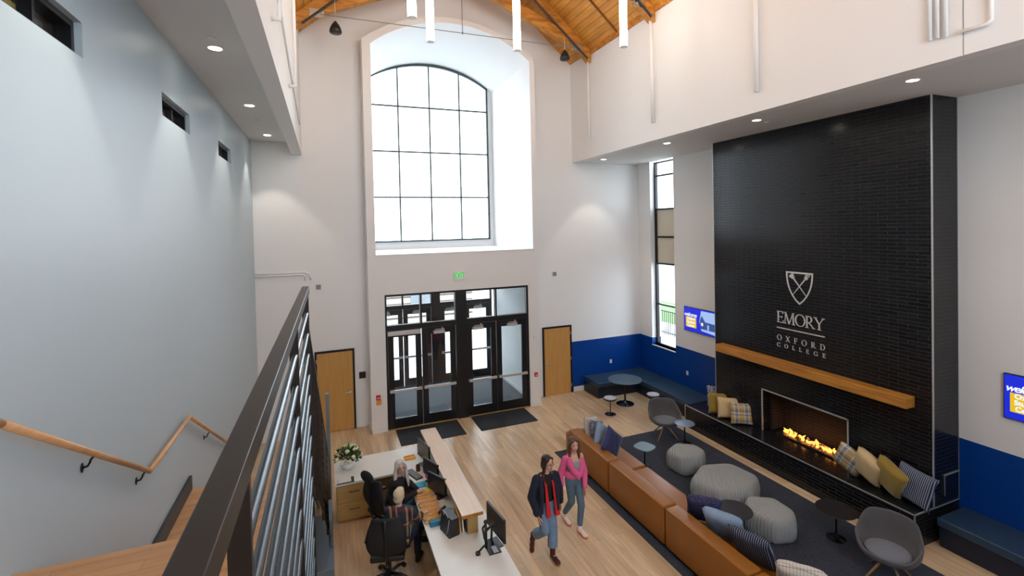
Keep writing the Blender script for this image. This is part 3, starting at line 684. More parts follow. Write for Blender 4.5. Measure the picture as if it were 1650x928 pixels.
# ================================================================== CHIMNEY AND FIREPLACE
FX, FY0, FY1 = 9.137, 4.69, 9.345
OY0, OY1, HZ, OZ = 6.06, 7.97, .555, 1.50
t = thing('fireplace', 'full height black glazed brick chimney with long open fireplace', 'fireplace', (9.5, 7, 0))
b = B()
b.box(FX, XR, FY0, OY0, 0, ZCR).box(FX, XR, OY1, FY1, 0, ZCR).box(FX, XR, OY0, OY1, OZ, ZCR).box(FX, XR, OY0, OY1, 0, HZ)
obj('chimney_breast', b, M['black_tile'], t)
obj('hearth', B().box(8.634, FX, FY0, 9.90, 0, HZ).box(FX, XR, 9.345, 9.90, 0, HZ), M['black_tile'], t)
b = B().box(XR-.10, XR-.02, OY0+.0, OY1, HZ, OZ).box(FX+.25, XR-.1, OY0, OY0+.06, HZ, OZ).box(FX+.25, XR-.1, OY1-.06, OY1, HZ, OZ)
obj('firebox', b, M['fire_brick'], t)
tr = .016
b = B()
for (y0, z0, y1, z1) in ((OY1, HZ, OY1, OZ), (OY0, HZ, OY0, OZ)): b.box(FX-.006, FX+.01, y0-tr, y0+tr, z0, z1+tr)
b.box(FX-.006, FX+.01, OY0-tr, OY1+tr, OZ-tr, OZ+tr)
obj('opening_trim', b, M['trimmetal'], t)
b = B().box(8.634-.006, 8.634+.012, FY0-.006, 9.90, HZ-.012, HZ+.006).box(8.634-.006, 8.634+.012, FY0-.006, FY0+.012, 0, HZ).box(8.628, XR, FY0-.006, FY0+.012, HZ-.012, HZ+.006).box(8.628, 8.646, 9.888, 9.906, 0, HZ)
obj('hearth_edge_trim', b, M['trimmetal'], t)
b = B().box(FX-.006, FX+.014, FY0-.006, FY0+.014, HZ+.006, ZCR).box(FX-.004, FX+.008, FY1-.008, FY1+.006, HZ+.006, ZCR).box(XR-.012, XR-.002, FY0-.006, FY0-.001, HZ+.006, ZCR)
obj('corner_trim', b, M['trimmetal'], t)
obj('burner_trough', B().box(FX+.12, FX+.50, OY0+.25, OY1-.25, HZ, HZ+.035), M['black'], t)
b = B()
for i in range(90):
    x = rnd.uniform(FX+.15, FX+.46); y = rnd.uniform(OY0+.3, OY1-.3); r = rnd.uniform(.012, .026); b.ell((x, y, HZ+.04), (r, r, r*.8), n=6, m=4)
o = obj('ember_glass', b, mat('fire_glass', (0.25, 0.2, 0.18), 0.15, emit=((1.0, .25, .05), .35)), t); o['kind'] = 'stuff'
def flame(y, h, x=None):
    b = B(); x = FX+.30 if x is None else x
    pts = []; n = 7; ph = rnd.uniform(0, 6)
    for i in range(n):
        s = i/(n-1); pts.append((x+.015*math.sin(ph+s*5), y+.03*math.sin(ph*1.7+s*6)*s, HZ+.03+h*s))
    b.tube(pts, [.006, .020, .026, .022, .016, .009, .002], 8)
    return b
fm = mat('flame', (0.9, .3, .02), .5, emit=((1.0, .36, .045), FIRE_E))
for i in range(34):
    y = OY1-.33-i*.041
    if i in (9, 10, 13, 18, 20, 22): continue
    obj('flame', flame(y+rnd.uniform(-.02, .02), rnd.uniform(.04, .13), FX+.30+rnd.uniform(-.07, .07)), fm, t, smooth=True)
# side access panel
t2 = obj('access_panel', B().box(9.40, 9.80, FY0-.012, FY0, .70, 1.02), M['blackgloss'], t)
obj('panel_frame', B().box(9.40, 9.41, FY0-.02, FY0-.0, .70, 1.04).box(9.40, 9.82, FY0-.02, FY0-.0, 1.03, 1.045), M['trimmetal'], t2)
single('mantel_shelf', B().box(8.90, FX, 4.95, 9.10, 2.125, 2.305, .012), M['mantel'], 'thick rustic pine mantel beam on the black chimney', 'mantel')

# lettering on the chimney ------------------------------------------------
class Strokes:
    def __init__(s): s.b = B()
    def line(s, x0, y0, x1, y1, w, flat=False):
        d = Vector((x1-x0, y1-y0)); L = d.length; d /= L; n = Vector((-d.y, d.x))*w/2
        if flat: n = Vector((w/2, 0))
        s.b.prism([(x0-n.x, y0-n.y), (x1-n.x, y1-n.y), (x1+n.x, y1+n.y), (x0+n.x, y0+n.y)], 'Z', 0, .012); return s
    def arc(s, cx, cy, rx, ry, a0, a1, thick, thin, n=20):
        for i in range(n):
            t0, t1 = [math.radians(a0+(a1-a0)*k/n) for k in (i, i+1)]
            q = []
            for tt in (t0, t1):
                w = thin+(thick-thin)*abs(math.cos(tt)); q.append((cx+(rx-w)*math.cos(tt), cy+(ry-max(thin, w*.55))*math.sin(tt), cx+rx*math.cos(tt), cy+ry*math.sin(tt)))
            s.b.prism([(q[0][0], q[0][1]), (q[0][2], q[0][3]), (q[1][2], q[1][3]), (q[1][0], q[1][1])], 'Z', 0, .012)
        return s
def glyph(ch, s, x, y, h):
    """draw serif capital into Strokes; returns advance"""
    T, t, f = .12*h, .055*h, .17*h
    L = lambda a, b_, c, d, w, flat=False: s.line(x+a*h, y+b_*h, x+c*h, y+d*h, w, flat)
    def serif(a, b_, w=.15): L(a-w, b_, a+w, b_, t)
    def A(*k): s.arc(x+k[0]*h, y+k[1]*h, k[2]*h, k[3]*h, k[4], k[5], T, t)
    c = .0275
    if ch == 'E': L(.15, 0, .15, 1, T); L(.02, 1-c, .6, 1-c, t); L(.02, c, .62, c, t); L(.15, .52, .5, .52, t); L(.6, .8, .6, 1, t); L(.63, 0, .63, .24, t); L(.5, .42, .5, .62, t); return .72
    if ch == 'F': L(.15, 0, .15, 1, T); L(.02, 1-c, .6, 1-c, t); L(.15, .52, .48, .52, t); L(.6, .8, .6, 1, t); L(.48, .42, .48, .62, t); serif(.15, c); return .68
    if ch == 'L': L(.15, 0, .15, 1, T); serif(.15, 1-c); L(.02, c, .58, c, t); L(.6, 0, .6, .26, t); return .66
    if ch == 'M': L(.15, 0, .2, 1, t); L(.2, 1, .56, 0, T, True); L(.56, 0, .9, 1, t); L(.9, 1, .97, 0, T, True); serif(.14, c, .13); serif(.97, c, .15); L(.05, 1-c, .22, 1-c, t); L(.88, 1-c, 1.04, 1-c, t); return 1.14
    if ch == 'O': A(.5, .5, .48, .52, 0, 360); return 1.02
    if ch == 'C': A(.5, .5, .47, .52, 42, 318); L(.84, .68, .84, .96, t); L(.84, .06, .84, .28, t); return .92
    if ch == 'G': A(.5, .5, .47, .52, 42, 325); L(.84, .70, .84, .96, t); L(.86, .02, .86, .42, T); L(.7, .42, .98, .42, t); return 1.0
    if ch == 'D': L(.15, 0, .15, 1, T); L(.02, c, .4, c, t); L(.02, 1-c, .4, 1-c, t); A(.38, .5, .46, .5, -90, 90); return .92
    if ch == 'R': L(.15, 0, .15, 1, T); L(.02, 1-c, .36, 1-c, t); L(.15, .46, .36, .46, t); A(.34, .73, .27, .27, -90, 90); L(.32, .46, .74, .02, T, True); serif(.15, c); L(.62, c, .86, c, t); return .84
    if ch == 'Y': L(.08, 1, .42, .48, T, True); L(.78, 1, .44, .48, t); L(.43, 0, .43, .5, T); serif(.43, c); L(-.04, 1-c, .22, 1-c, t); L(.64, 1-c, .9, 1-c, t); return .88
    if ch == 'X': L(.12, 1, .76, 0, T, True); L(.74, 1, .12, 0, t); L(0, 1-c, .26, 1-c, t); L(.62, 1-c, .86, 1-c, t); L(0, c, .24, c, t); L(.62, c, .9, c, t); return .9
    return .4
def serif_line(txt, y_left, y_right, z0, h, gap=None):
    """text on chimney face: starts at Y=y_left (far) and runs to Y=y_right (near)"""
    width = y_left-y_right; s0 = Strokes(); adv = [glyph(c, s0, 0, 0, h)*h for c in txt]; s0.b.bm.free()
    g = (width-sum(adv))/(len(txt)-1); x = 0; out = []
    for c, a in zip(txt, adv):
        s = Strokes(); glyph(c, s, x, 0, h); s.b.xf(Matrix.Translation((FX-.0005, y_left, z0)) @ SIDE); out.append(s.b); x += a+g
    return out
silver = mat('silver_letters', (0.62, 0.60, 0.58), 0.45, 0.3)
t = thing('wall_lettering', 'silver college name EMORY OXFORD COLLEGE under a shield on the black chimney', 'lettering', (FX, 7, 3.0))
for bb_ in serif_line('EMORY', 7.56, 6.49, 3.10, .245): obj('letter', bb_, silver, t)
for bb_ in serif_line('OXFORD', 7.56, 6.48, 2.715, .115): obj('letter', bb_, silver, t)
for bb_ in serif_line('COLLEGE', 7.56, 6.475, 2.57, .085): obj('letter', bb_, silver, t)
obj('rule', B().box(FX-.012, FX, 6.49, 7.56, 2.975, 2.997), silver, t)
# shield emblem
t = thing('shield_emblem', 'silver outlined shield with crossed trumpet and torch above the lettering', 'emblem', (FX, 7.02, 3.9))
def shield(sc):
    p = [(-.30, .34), (.30, .34)]
    for i in range(1, 12):
        a = i/12; p.append((.30*(1-a**2.3)**.85, .34-.675*a))
    p.append((0, -.335))
    left = [(-x, z) for x, z in p[2:-1]][::-1]
    return [(x*sc, (z-.02)*sc+.02) for x, z in p+left]
o_, i_ = shield(1.0), shield(.90)
b = B(); n = len(o_)
for k in range(n):
    j = (k+1) % n
    b.prism([o_[k], o_[j], i_[j], i_[k]], 'Z', 0, .014)
b.xf(Matrix.Translation((FX-.0005, 7.02, 3.885)) @ SIDE); obj('outline', b, silver, t)
def torch(flip):
    s = Strokes(); f = -1 if flip else 1
    P = lambda u: (f*(-.155+.29*u), -.13+.36*u-.02)
    for k in range(8):
        u0, u1 = k/8, (k+1)/8; a, c = P(u0), P(u1); s.line(a[0], a[1], c[0], c[1], .008+.022*u0)
    a, c = P(1), P(1.12); s.line(a[0], a[1], c[0], c[1], .075)
    if flip: a, c = P(1.1), P(1.2); s.line(a[0], a[1], c[0], c[1], .11)
    else:
        for dx in (-.03, 0, .035): s.line(c[0]+dx, c[1], c[0]+dx*1.3+.015, c[1]+.05, .018)
    return s.b.xf(Matrix.Translation((FX-.0005, 7.02, 3.885)) @ SIDE)
obj('torch', torch(False), silver, t); obj('trumpet', torch(True), silver, t)

# screens
scr_blue = emitmat('screen_blue', (0.003, 0.02, 0.75), 0.45); scr_yel = emitmat('screen_yellow', (0.95, 0.62, 0.01), 0.42)
scr_wht = emitmat('screen_white', (0.9, 0.93, 1), 0.5); scr_sky = emitmat('screen_sky', (0.40, 0.58, 0.95), 0.45); scr_dk = emitmat('screen_slate', (0.04, 0.10, 0.35), 0.4)
def tv(yl, label):
    """yl: far (left) edge Y; width 1.24"""
    w, z0, z1 = 1.24, 2.16, 2.86; y1 = yl-w; x = XR-.05
    t = thing('wall_screen', label, 'screen', (XR, (yl+y1)/2, 2.5))
    obj('casing', B().box(x, XR, y1, yl, z0, z1, .004), M['black'], t)
    Q = lambda u, v: (yl-.012-u*(w-.024), z0+.012+v*(z1-z0-.024))
    def poly(nm, pts, d, m): obj(nm, B().prism([Q(*p) for p in pts], 'X', x-.002-d, x-d+.001), m, t)
    poly('display', [(0, 0), (1, 0), (1, 1), (0, 1)], 0, scr_blue)
    poly('picture', [(.56, .95), (1, .95), (1, .06), (.56, .12), (.5, .5)], .002, scr_sky)
    poly('house_picture', [(.52, .55), (.58, .76), (.68, .52), (1, .50), (1, .2), (.53, .2)], .004, scr_dk)
    poly('house_picture', [(.75, .42), (.80, .42), (.80, .22), (.75, .22)], .006, scr_sky)
    poly('house_picture', [(.56, .46), (.62, .46), (.62, .34), (.56, .34)], .006, scr_wht)
    poly('yellow_panel', [(.055, .60), (.40, .60), (.40, .16), (.055, .16)], .002, scr_yel)
    y_, z_ = Q(.21, .70)
    obj('lettering', text_mesh('welcome', .155, .001, .003, .35, spacing=.85).xf(Matrix.Translation((x-.005, y_, z_)) @ SIDE), scr_wht, t)
    for k, wd in enumerate(('Oxford', 'Student', 'Center')):
        y_, z_ = Q(.228, .53-k*.145)
        obj('lettering', text_mesh(wd, .105, .001, .004).xf(Matrix.Translation((x-.005, y_, z_)) @ SIDE), scr_wht, t)
tv(11.21, 'blue welcome screen left of the black chimney')
tv(4.10, 'blue welcome screen cut by the right edge of the picture')

# ================================================================== BENCHES
t = thing('corner_bench', 'L shaped navy upholstered bench in the far blue corner', 'bench', (9, 12.9, 0))
Xb0, Yb0, Xc0 = 7.63, 12.50, 8.99
obj('base', B().box(Xb0, XR-.004, Yb0+.03, YF-.004, 0, .33).box(Xc0+.03, XR-.004, 9.92, Yb0+.03, 0, .33), M['navybase'], t)
for a, c in ((Xb0-.01, 9.0),): obj('seat_cushion', B().box(a, c, Yb0, YF-.006, .33, .46, .02), M['navyvinyl'], t)
obj('seat_cushion', B().prism([(9.0, Yb0), (9.42, Yb0-.55), (XR-.005, 12.2), (XR-.005, YF-.005), (9.0, YF-.005)], 'Z', .33, .46), M['navyvinyl'], t)
obj('seat_cushion', B().prism([(8.98, 9.92), (XR-.005, 9.92), (XR-.005, 12.18), (9.40, 11.93), (9.0, 12.46), (8.96, 12.2)], 'Z', .33, .46), M['navyvinyl'], t)
t = thing('side_bench', 'dark navy upholstered bench right of the chimney', 'bench', (9.4, 2, 0))
obj('base', B().box(9.10, XR-.005, .2, 4.60, 0, .33), M['navybase'], t)
obj('seat_cushion', B().box(9.07, XR-.006, .2, 4.62, .33, .46, .02), M['navyvinyl'], t)

# tulip tables and stools
def pedestal(name, label, cat, x, y, h, rtop, rbase, mt, grp=None, sq=False, thick=.02, colr=.016):
    t = thing(name, label, cat, (x, y, 0), 0, grp)
    if sq:
        b = B(); pts = []
        for k in range(40):
            a = 2*PI*k/40; cs, sn = math.cos(a), math.sin(a); r = rtop/((abs(cs)**3.4+abs(sn)**3.4)**(1/3.4)); pts.append((x+r*cs*math.cos(.35)-r*sn*math.sin(.35), y+r*cs*math.sin(.35)+r*sn*math.cos(.35)))
        b.prism(pts, 'Z', h-thick, h)
        obj('table_top', b, mt, t)
    else: obj('table_top' if 'table' in name else 'seat', B().lathe([(0, h-thick), (rtop*.93, h-thick), (rtop, h-thick*.4), (rtop*.985, h), (0, h)], (x, y, 0), 40), mt, t, smooth=True, angle=35)
    obj('column', B().cyl((x, y, .03), (x, y, h-thick), colr, n=14), M['blackgloss'], t, smooth=True, angle=40)
    obj('base', B().lathe([(0, 0), (rbase, 0), (rbase, .008), (rbase*.75, .018), (rbase*.3, .035), (colr*1.6, .10), (0, .10)], (x, y, 0), 32), M['blackgloss'], t, smooth=True, angle=50)
    return t
pedestal('round_table', 'large round dark pedestal table in front of the corner bench', 'table', 8.13, 11.86, .73, .50, .26, M['tabletop'], None, False, .025, .03)
def stool(x, y, label):
    t = thing('pedestal_stool', label, 'stool', (x, y, 0), 0, 'round pedestal stools')
    obj('seat', B().lathe([(0, .40), (.15, .40), (.185, .425), (.19, .44), (.18, .452), (0, .452)], (x, y, 0), 32), M['black'], t, smooth=True, angle=50)
    obj('seat_pad', B().lathe([(0, .452), (.172, .452), (.178, .462), (.16, .474), (0, .478)], (x, y, 0), 32), M['stoolpad'], t, smooth=True, label='pale grey round pad')
    obj('column', B().cyl((x, y, .02), (x, y, .41), .016, n=12), mat('red_brown_post', (.06, .02, .02), .3), t, smooth=True, angle=40)
    obj('base', B().lathe([(0, 0), (.155, 0), (.155, .008), (.10, .02), (.03, .04), (0, .05)], (x, y, 0), 28), M['blackgloss'], t, smooth=True)
stool(7.30, 11.37, 'round grey topped stool left of the round table, nearer the sofa')
stool(8.55, 11.10, 'round grey topped stool right of the round table, behind the grey chair')
pedestal('side_table', 'round steel blue side table beside the far grey armchair', 'side table', 7.92, 9.11, .50, .235, .15, mat('blue_metal_top', (.16, .22, .30), .28, .3), 'small round side tables')
pedestal('side_table', 'square blue grey side table with rounded corners by the sofa front', 'side table', 6.30, 8.50, .50, .20, .15, mat('blue_grey_square', (.14, .24, .30), .35), None, True)
pedestal('side_table', 'dark oval side table behind the patterned pillows', 'side table', 6.24, 6.02, .50, .29, .15, mat('charcoal_top', (.025, .025, .028), .45), None)
pedestal('side_table', 'round black side table beside the near grey armchair', 'side table', 7.77, 5.36, .50, .30, .16, mat('matt_black_top', (.006, .006, .008), .55), 'small round side tables')

# bucket chairs
def bucket_chair(x, y, rz, label):
    """front faces local -Y"""
    t = thing('swivel_armchair', label, 'armchair', (x, y, 0), rz, 'grey shell armchairs')
    L = dict(world=False)
    n, m = 48, 10; b = B(); rings = []
    for j in range(m+1):
        s = j/m; ring = []
        for i in range(n):
            th = 2*PI*i/n; bk = (1+math.sin(th))/2           # 1 at back (+Y)
            sm = lambda a_, b_, v_: (lambda q_: q_*q_*(3-2*q_))(min(1, max(0, (v_-a_)/(b_-a_))))
            top = .45+.15*sm(.05, .42, bk)+.25*sm(.50, .90, bk)
            top = min(top, .84)
            low = .36
            rx = .12+.215*min(1, s*1.9)**.6+.055*s; ry = .12+.20*min(1, s*1.9)**.6
            z = low+(top-low)*max(0, (s-.22)/.78)**1.15
            lean = .13*max(0, math.sin(th))*max(0, s-.3)
            ring.append(b.bm.verts.new((rx*math.cos(th), ry*math.sin(th)+lean, z)))
        rings.append(ring)
    for A, C in zip(rings, rings[1:]):
        for i in range(n): b.face([A[i], A[(i+1) % n], C[(i+1) % n], C[i]])
    b.face(rings[0][::-1])
    obj('shell', b, M['fabric_grey'], t, smooth=True, mods=(('SOLIDIFY', dict(thickness=.035, offset=0)), ('SUBSURF', dict(levels=1, render_levels=1))), **L)
    obj('seat_pad', B().ell((0, -.03, .435), (.285, .27, .05), n=28, m=12), M['fabric_pad'], t, smooth=True, label='lighter grey seat pad', **L)
    obj('hub', B().cyl((0, 0, .22), (0, 0, .36), .03).lathe([(0, .26), (.09, .27), (.11, .345), (0, .345)], (0, 0, 0), 20), M['black'], t, smooth=True, angle=40, **L)
    for k in range(4):
        a = PI/4+k*PI/2; dx, dy = math.cos(a), math.sin(a)
        obj('leg', B().tube([(dx*.02, dy*.02, .27), (dx*.12, dy*.12, .24), (dx*.36, dy*.36, .0)], [.02, .02, .012], 10), M['leg_oak'], t, smooth=True, **L)
    return t
ch = bucket_chair(7.74, 9.60, math.radians(12), 'grey shell armchair at the far end of the rug, facing the sofa')
CH2 = ch
c2 = dup(ch, (7.58, 4.46, 0), math.radians(-68), 'grey shell armchair at the near end of the rug, cut by the frame', 'grey shell armchairs')
ch.rotation_euler.z = math.radians(-22)
MATRIX[ch.name] = Matrix.Translation(ch.location)

# poufs
pouf_m = mat('grey_pleated_fabric', (0.31, 0.325, 0.32), 0.9)
n_, l_, b_ = N(pouf_m)
co = n_.new('ShaderNodeTexCoord'); sp = n_.new('ShaderNodeSeparateXYZ'); l_.new(co.outputs['Object'], sp.inputs[0])
ab = n_.new('ShaderNodeMath'); ab.operation = 'ABSOLUTE'; l_.new(sp.outputs['X'], ab.inputs[0])
ad = n_.new('ShaderNodeMath'); ad.operation = 'MULTIPLY_ADD'; ad.inputs[1].default_value = .55; l_.new(ab.outputs[0], ad.inputs[0]); l_.new(sp.outputs['Y'], ad.inputs[2])
sc_ = n_.new('ShaderNodeMath'); sc_.operation = 'MULTIPLY'; sc_.inputs[1].default_value = 17; l_.new(ad.outputs[0], sc_.inputs[0])
fr_ = n_.new('ShaderNodeMath'); fr_.operation = 'FRACT'; l_.new(sc_.outputs[0], fr_.inputs[0])
pw = n_.new('ShaderNodeMath'); pw.operation = 'SUBTRACT'; pw.inputs[1].default_value = .5; l_.new(fr_.outputs[0], pw.inputs[0])
pa = n_.new('ShaderNodeMath'); pa.operation = 'ABSOLUTE'; l_.new(pw.outputs[0], pa.inputs[0])
pp = n_.new('ShaderNodeMath'); pp.operation = 'POWER'; pp.inputs[1].default_value = 3; l_.new(pa.outputs[0], pp.inputs[0])
bp_ = n_.new('ShaderNodeBump'); bp_.invert = True; bp_.inputs['Strength'].default_value = 1.0; bp_.inputs['Distance'].default_value = .06; l_.new(pp.outputs[0], bp_.inputs['Height']); l_.new(bp_.outputs[0], b_.inputs['Normal'])
def pouf(x, y, outline, h, rz, label, dome=.06):
    """outline: list of (angle deg, radius)"""
    t = single('pouf', B(), pouf_m, label, 'pouf', 'pleated grey poufs')
    bpy.data.objects.remove(t)
    n = 64; b = B()
    P = [Vector((r*math.cos(math.radians(a)), r*math.sin(math.radians(a)))) for a, r in outline]
    def rad(th):
        # smooth polygon radius
        d = Vector((math.cos(th), math.sin(th))); best = 9
        for i in range(len(P)):
            p, q = P[i], P[(i+1) % len(P)]; e = q-p
            den = d.x*e.y-d.y*e.x
            if abs(den) < 1e-9: continue
            tt = (p.x*e.y-p.y*e.x)/den; uu = (p.x*d.y-p.y*d.x)/den
            if tt > 0 and -1e-6 <= uu <= 1+1e-6: best = min(best, tt)
        return best
    rr = [rad(2*PI*i/n) for i in range(n)]
    for _ in range(3): rr = [(rr[i-1]+2*rr[i]+rr[(i+1) % n])/4 for i in range(n)]
    prof = [(.84, 0.0), (.93, .03), (.985, .14), (1.0, .35), (.99, .58), (.955, .76), (.90, .885), (.82, .95), (.62, .985), (.4, .997), (.15, 1.0)]
    rings = []
    for s, zz in prof: rings.append([b.bm.verts.new((s*rr[i]*math.cos(2*PI*i/n), s*rr[i]*math.sin(2*PI*i/n), zz*h)) for i in range(n)])
    for A, C in zip(rings, rings[1:]):
        for i in range(n): b.face([A[i], A[(i+1) % n], C[(i+1) % n], C[i]])
    b.face(rings[0][::-1]); b.face(rings[-1])
    o = single('pouf', b, pouf_m, label, 'pouf', 'pleated grey poufs', smooth=True)
    o.location = (x, y, 0.012); o.rotation_euler = (0, 0, rz)
pouf(7.10, 8.15, [(0, .46), (62, .42), (130, .43), (200, .42), (270, .40), (320, .46)], .42, math.radians(20), 'smaller grey pleated pouf at the far end of the three')
pouf(7.03, 7.00, [(10, .70), (70, .60), (135, .71), (195, .62), (255, .60), (315, .71)], .43, math.radians(25), 'largest grey pleated pouf in the middle of the three')
pouf(6.93, 5.95, [(0, .44), (62, .43), (130, .46), (200, .42), (270, .44), (320, .46)], .42, math.radians(-35), 'smaller grey pleated pouf at the near end of the three')
# rug
single('area_rug', B().box(4.86, 8.38, 1.5, 9.98, 0, .012, .004), M['rug'], 'large dark blue grey speckled rug under the lounge seating', 'rug')

# ================================================================== SOFA
SX = 5.0
t = thing('leather_sofa', 'long tan leather sofa with its back to the walkway', 'sofa', (5.45, 6.5, 0))
Z_ = .70
for a, c in ((7.92, 9.52), (6.27, 7.90), (4.62, 6.25), (2.97, 4.60), (1.6, 2.95)):
    obj('back_panel', B().box(SX, SX+.27, a+.005, c-.005, .06, Z_, .035), M['leather'], t, smooth=True, angle=60)
    obj('seat_cushion', B().box(SX+.27, SX+.92, a+.005, c-.005, .25, .43, .05), M['leather'], t, smooth=True, angle=60)
obj('seat_base', B().box(SX+.2, SX+.88, 1.6, 9.52, .08, .25), M['leather'], t)
obj('end_panel', B().box(SX+.02, SX+.90, 9.53, 9.70, .06, .58, .03), M['leather'], t, smooth=True, angle=60)
b = B()
for y in (1.8, 3.5, 5.2, 6.9, 8.6, 9.6):
    for x in (SX+.06, SX+.80): obj('leg', B().cyl((x, y, .012), (x, y, .09), .02), M['black'], t)

# ================================================================== PILLOWS
def pillow(label, c, size, yaw, tilt, m, roll=0, thick=.085, grp='scatter pillows', nm='throw_pillow'):
    """local: pillow plane XZ, facing -Y; yaw about Z, tilt back about local X"""
    n = 14; b = B(); g = [[[None]*(n+1) for _ in range(n+1)] for _ in range(2)]
    h = size/2
    for side, sg in ((0, -1), (1, 1)):
        for i in range(n+1):
            for j in range(n+1):
                u, v = -1+2*i/n, -1+2*j/n
                th = thick*((1-u**4)*(1-v**4))**.42
                pin = 1-.07*(1-u*u)*(abs(v)**4) , 1-.07*(1-v*v)*(abs(u)**4)
                edge = i in (0, n) or j in (0, n)
                if side == 1 and edge: g[1][i][j] = g[0][i][j]; continue
                wr = .006*math.sin(9*u+5*v+c[0]*7)*(1-u*u)*(1-v*v)
                g[side][i][j] = b.bm.verts.new((u*h*pin[1], sg*th+wr, v*h*pin[0]))
        for i in range(n):
            for j in range(n): b.face([g[side][i][j], g[side][i+1][j], g[side][i+1][j+1], g[side][i][j+1]])
    o = single(nm, b, m, label, 'pillow', grp, smooth=True)
    o.location = c; o.rotation_mode = 'QUATERNION'
    o.rotation_quaternion = (Matrix.Rotation(yaw, 4, 'Z') @ Matrix.Rotation(tilt, 4, 'X') @ Matrix.Rotation(roll, 4, 'Y')).to_quaternion()
    return o
R = math.radians
must = mat('mustard_velvet', (0.28, 0.175, 0.010), 0.75, sheen=.4, bump=(25, .3)); tanf = mat('tan_linen', (0.62, 0.46, 0.24), 0.85, bump=(20, .35))
darkpat = leafymat('navy_white_scribble', (0.07, 0.08, 0.14), (0.40, 0.40, 0.46), 16, hi=.6); navyspeck = leafymat('navy_speckle', (0.02, 0.035, 0.10), (0.30, 0.33, 0.42), 30, hi=.5)
paleblue = mat('pale_blue_cotton', (0.23, 0.33, 0.47), 0.85, noise=(7, .35), bump=(12, .3)); navyp = mat('navy_velvet', (0.012, 0.025, 0.11), 0.7, sheen=.3, bump=(15, .3))
cream = mat('cream_linen', (0.50, 0.48, 0.45), 0.9, bump=(15, .3))
plaid = plaidmat('mustard_grey_plaid', [(0, (.50, .32, .06)), (.22, (.62, .60, .55)), (.34, (.17, .18, .24)), (.6, (.62, .60, .55)), (.7, (.50, .32, .06))], [(0, (.62, .60, .55)), (.15, (.14, .15, .21)), (.45, (.55, .36, .08)), (.7, (.62, .60, .55)), (.8, (.2, .2, .24))], 4.6)
navystripe = stripemat('navy_dash_stripe', [(0, (.012, .018, .05)), (.62, (.30, .34, .44))], 38, 'X')
navydots = leafymat('navy_bobble', (0.012, 0.018, 0.06), (0.06, 0.06, 0.16), 34, hi=.6)
navyfringe = stripemat('navy_white_stitch', [(0, (.008, .016, .05)), (.45, (.45, .50, .58)), (.6, (.008, .016, .05))], 34, 'X')
grid = plaidmat('cream_brown_grid', [(0, (.62, .60, .54)), (.86, (.08, .05, .03))], [(0, (.62, .60, .54)), (.86, (.08, .05, .03))], 26)
# left hearth group
pillow('navy and white scribble pillow in the corner left of the chimney', (9.27, 9.42, .83), .54, R(-39), R(-14), darkpat, grp='pillows on the hearth')
pillow('mustard velvet pillow behind the tan one on the hearth', (9.0, 9.12, .80), .50, R(-36), R(-16), must, grp='pillows on the hearth')
pillow('tan linen pillow between the mustard and plaid ones at the hearth left', (8.98, 8.80, .80), .50, R(-39), R(-16), tanf, grp='pillows on the hearth')
pillow('mustard and grey plaid pillow standing left of the fire', (8.99, 8.42, .795), .49, R(-35), R(-14), plaid, grp='pillows on the hearth')
# right hearth group
pillow('mustard and grey plaid pillow standing right of the fire', (8.93, 5.90, .86), .49, R(-88), R(12), plaid, roll=R(28), thick=.10, grp='pillows on the hearth')
pillow('tan linen pillow right of the fire', (8.92, 5.55, .88), .53, R(-98), R(12), tanf, roll=R(24), thick=.11, grp='pillows on the hearth')
pillow('mustard pleated pillow beside the navy one at the hearth right', (8.90, 5.20, .88), .54, R(-103), R(10), must, roll=R(26), thick=.11, grp='pillows on the hearth')
pillow('navy pillow with white dashes at the right end of the hearth', (8.98, 4.88, .86), .58, R(-92), R(-12), navystripe, roll=R(8), grp='pillows on the hearth')
# sofa far group
pillow('cream pillow at the far end of the sofa', (5.52, 9.36, .70), .50, R(30), R(-20), cream, roll=R(14), grp='pillows on the sofa')
pillow('navy speckled pillow behind the pale blue one on the sofa', (5.52, 9.12, .70), .50, R(34), R(-20), navyspeck, roll=R(22), grp='pillows on the sofa')
pillow('pale blue watercolour pillow before the navy velvet one on the sofa', (5.48, 8.84, .73), .50, R(22), R(-16), paleblue, roll=R(38), grp='pillows on the sofa')
pillow('dark navy velvet pillow standing on its corner on the sofa', (5.45, 8.46, .76), .52, R(20), R(-10), navyp, roll=R(43), grp='pillows on the sofa')
# sofa near group
pillow('dark navy bobbled pillow beside the near pale blue one', (5.58, 6.00, .68), .54, R(-42), R(26), navydots, grp='pillows on the sofa')
pillow('pale blue watercolour pillow at the near part of the sofa', (5.53, 5.52, .70), .60, R(-62), R(32), paleblue, thick=.10, grp='pillows on the sofa')
pillow('navy pillow with stitched white fringe on the near sofa', (5.53, 5.00, .68), .60, R(-72), R(28), navyfringe, grp='pillows on the sofa')
pillow('cream pillow with brown grid at the bottom edge of the picture', (5.60, 4.34, .68), .58, R(-50), R(36), grid, thick=.10, grp='pillows on the sofa')
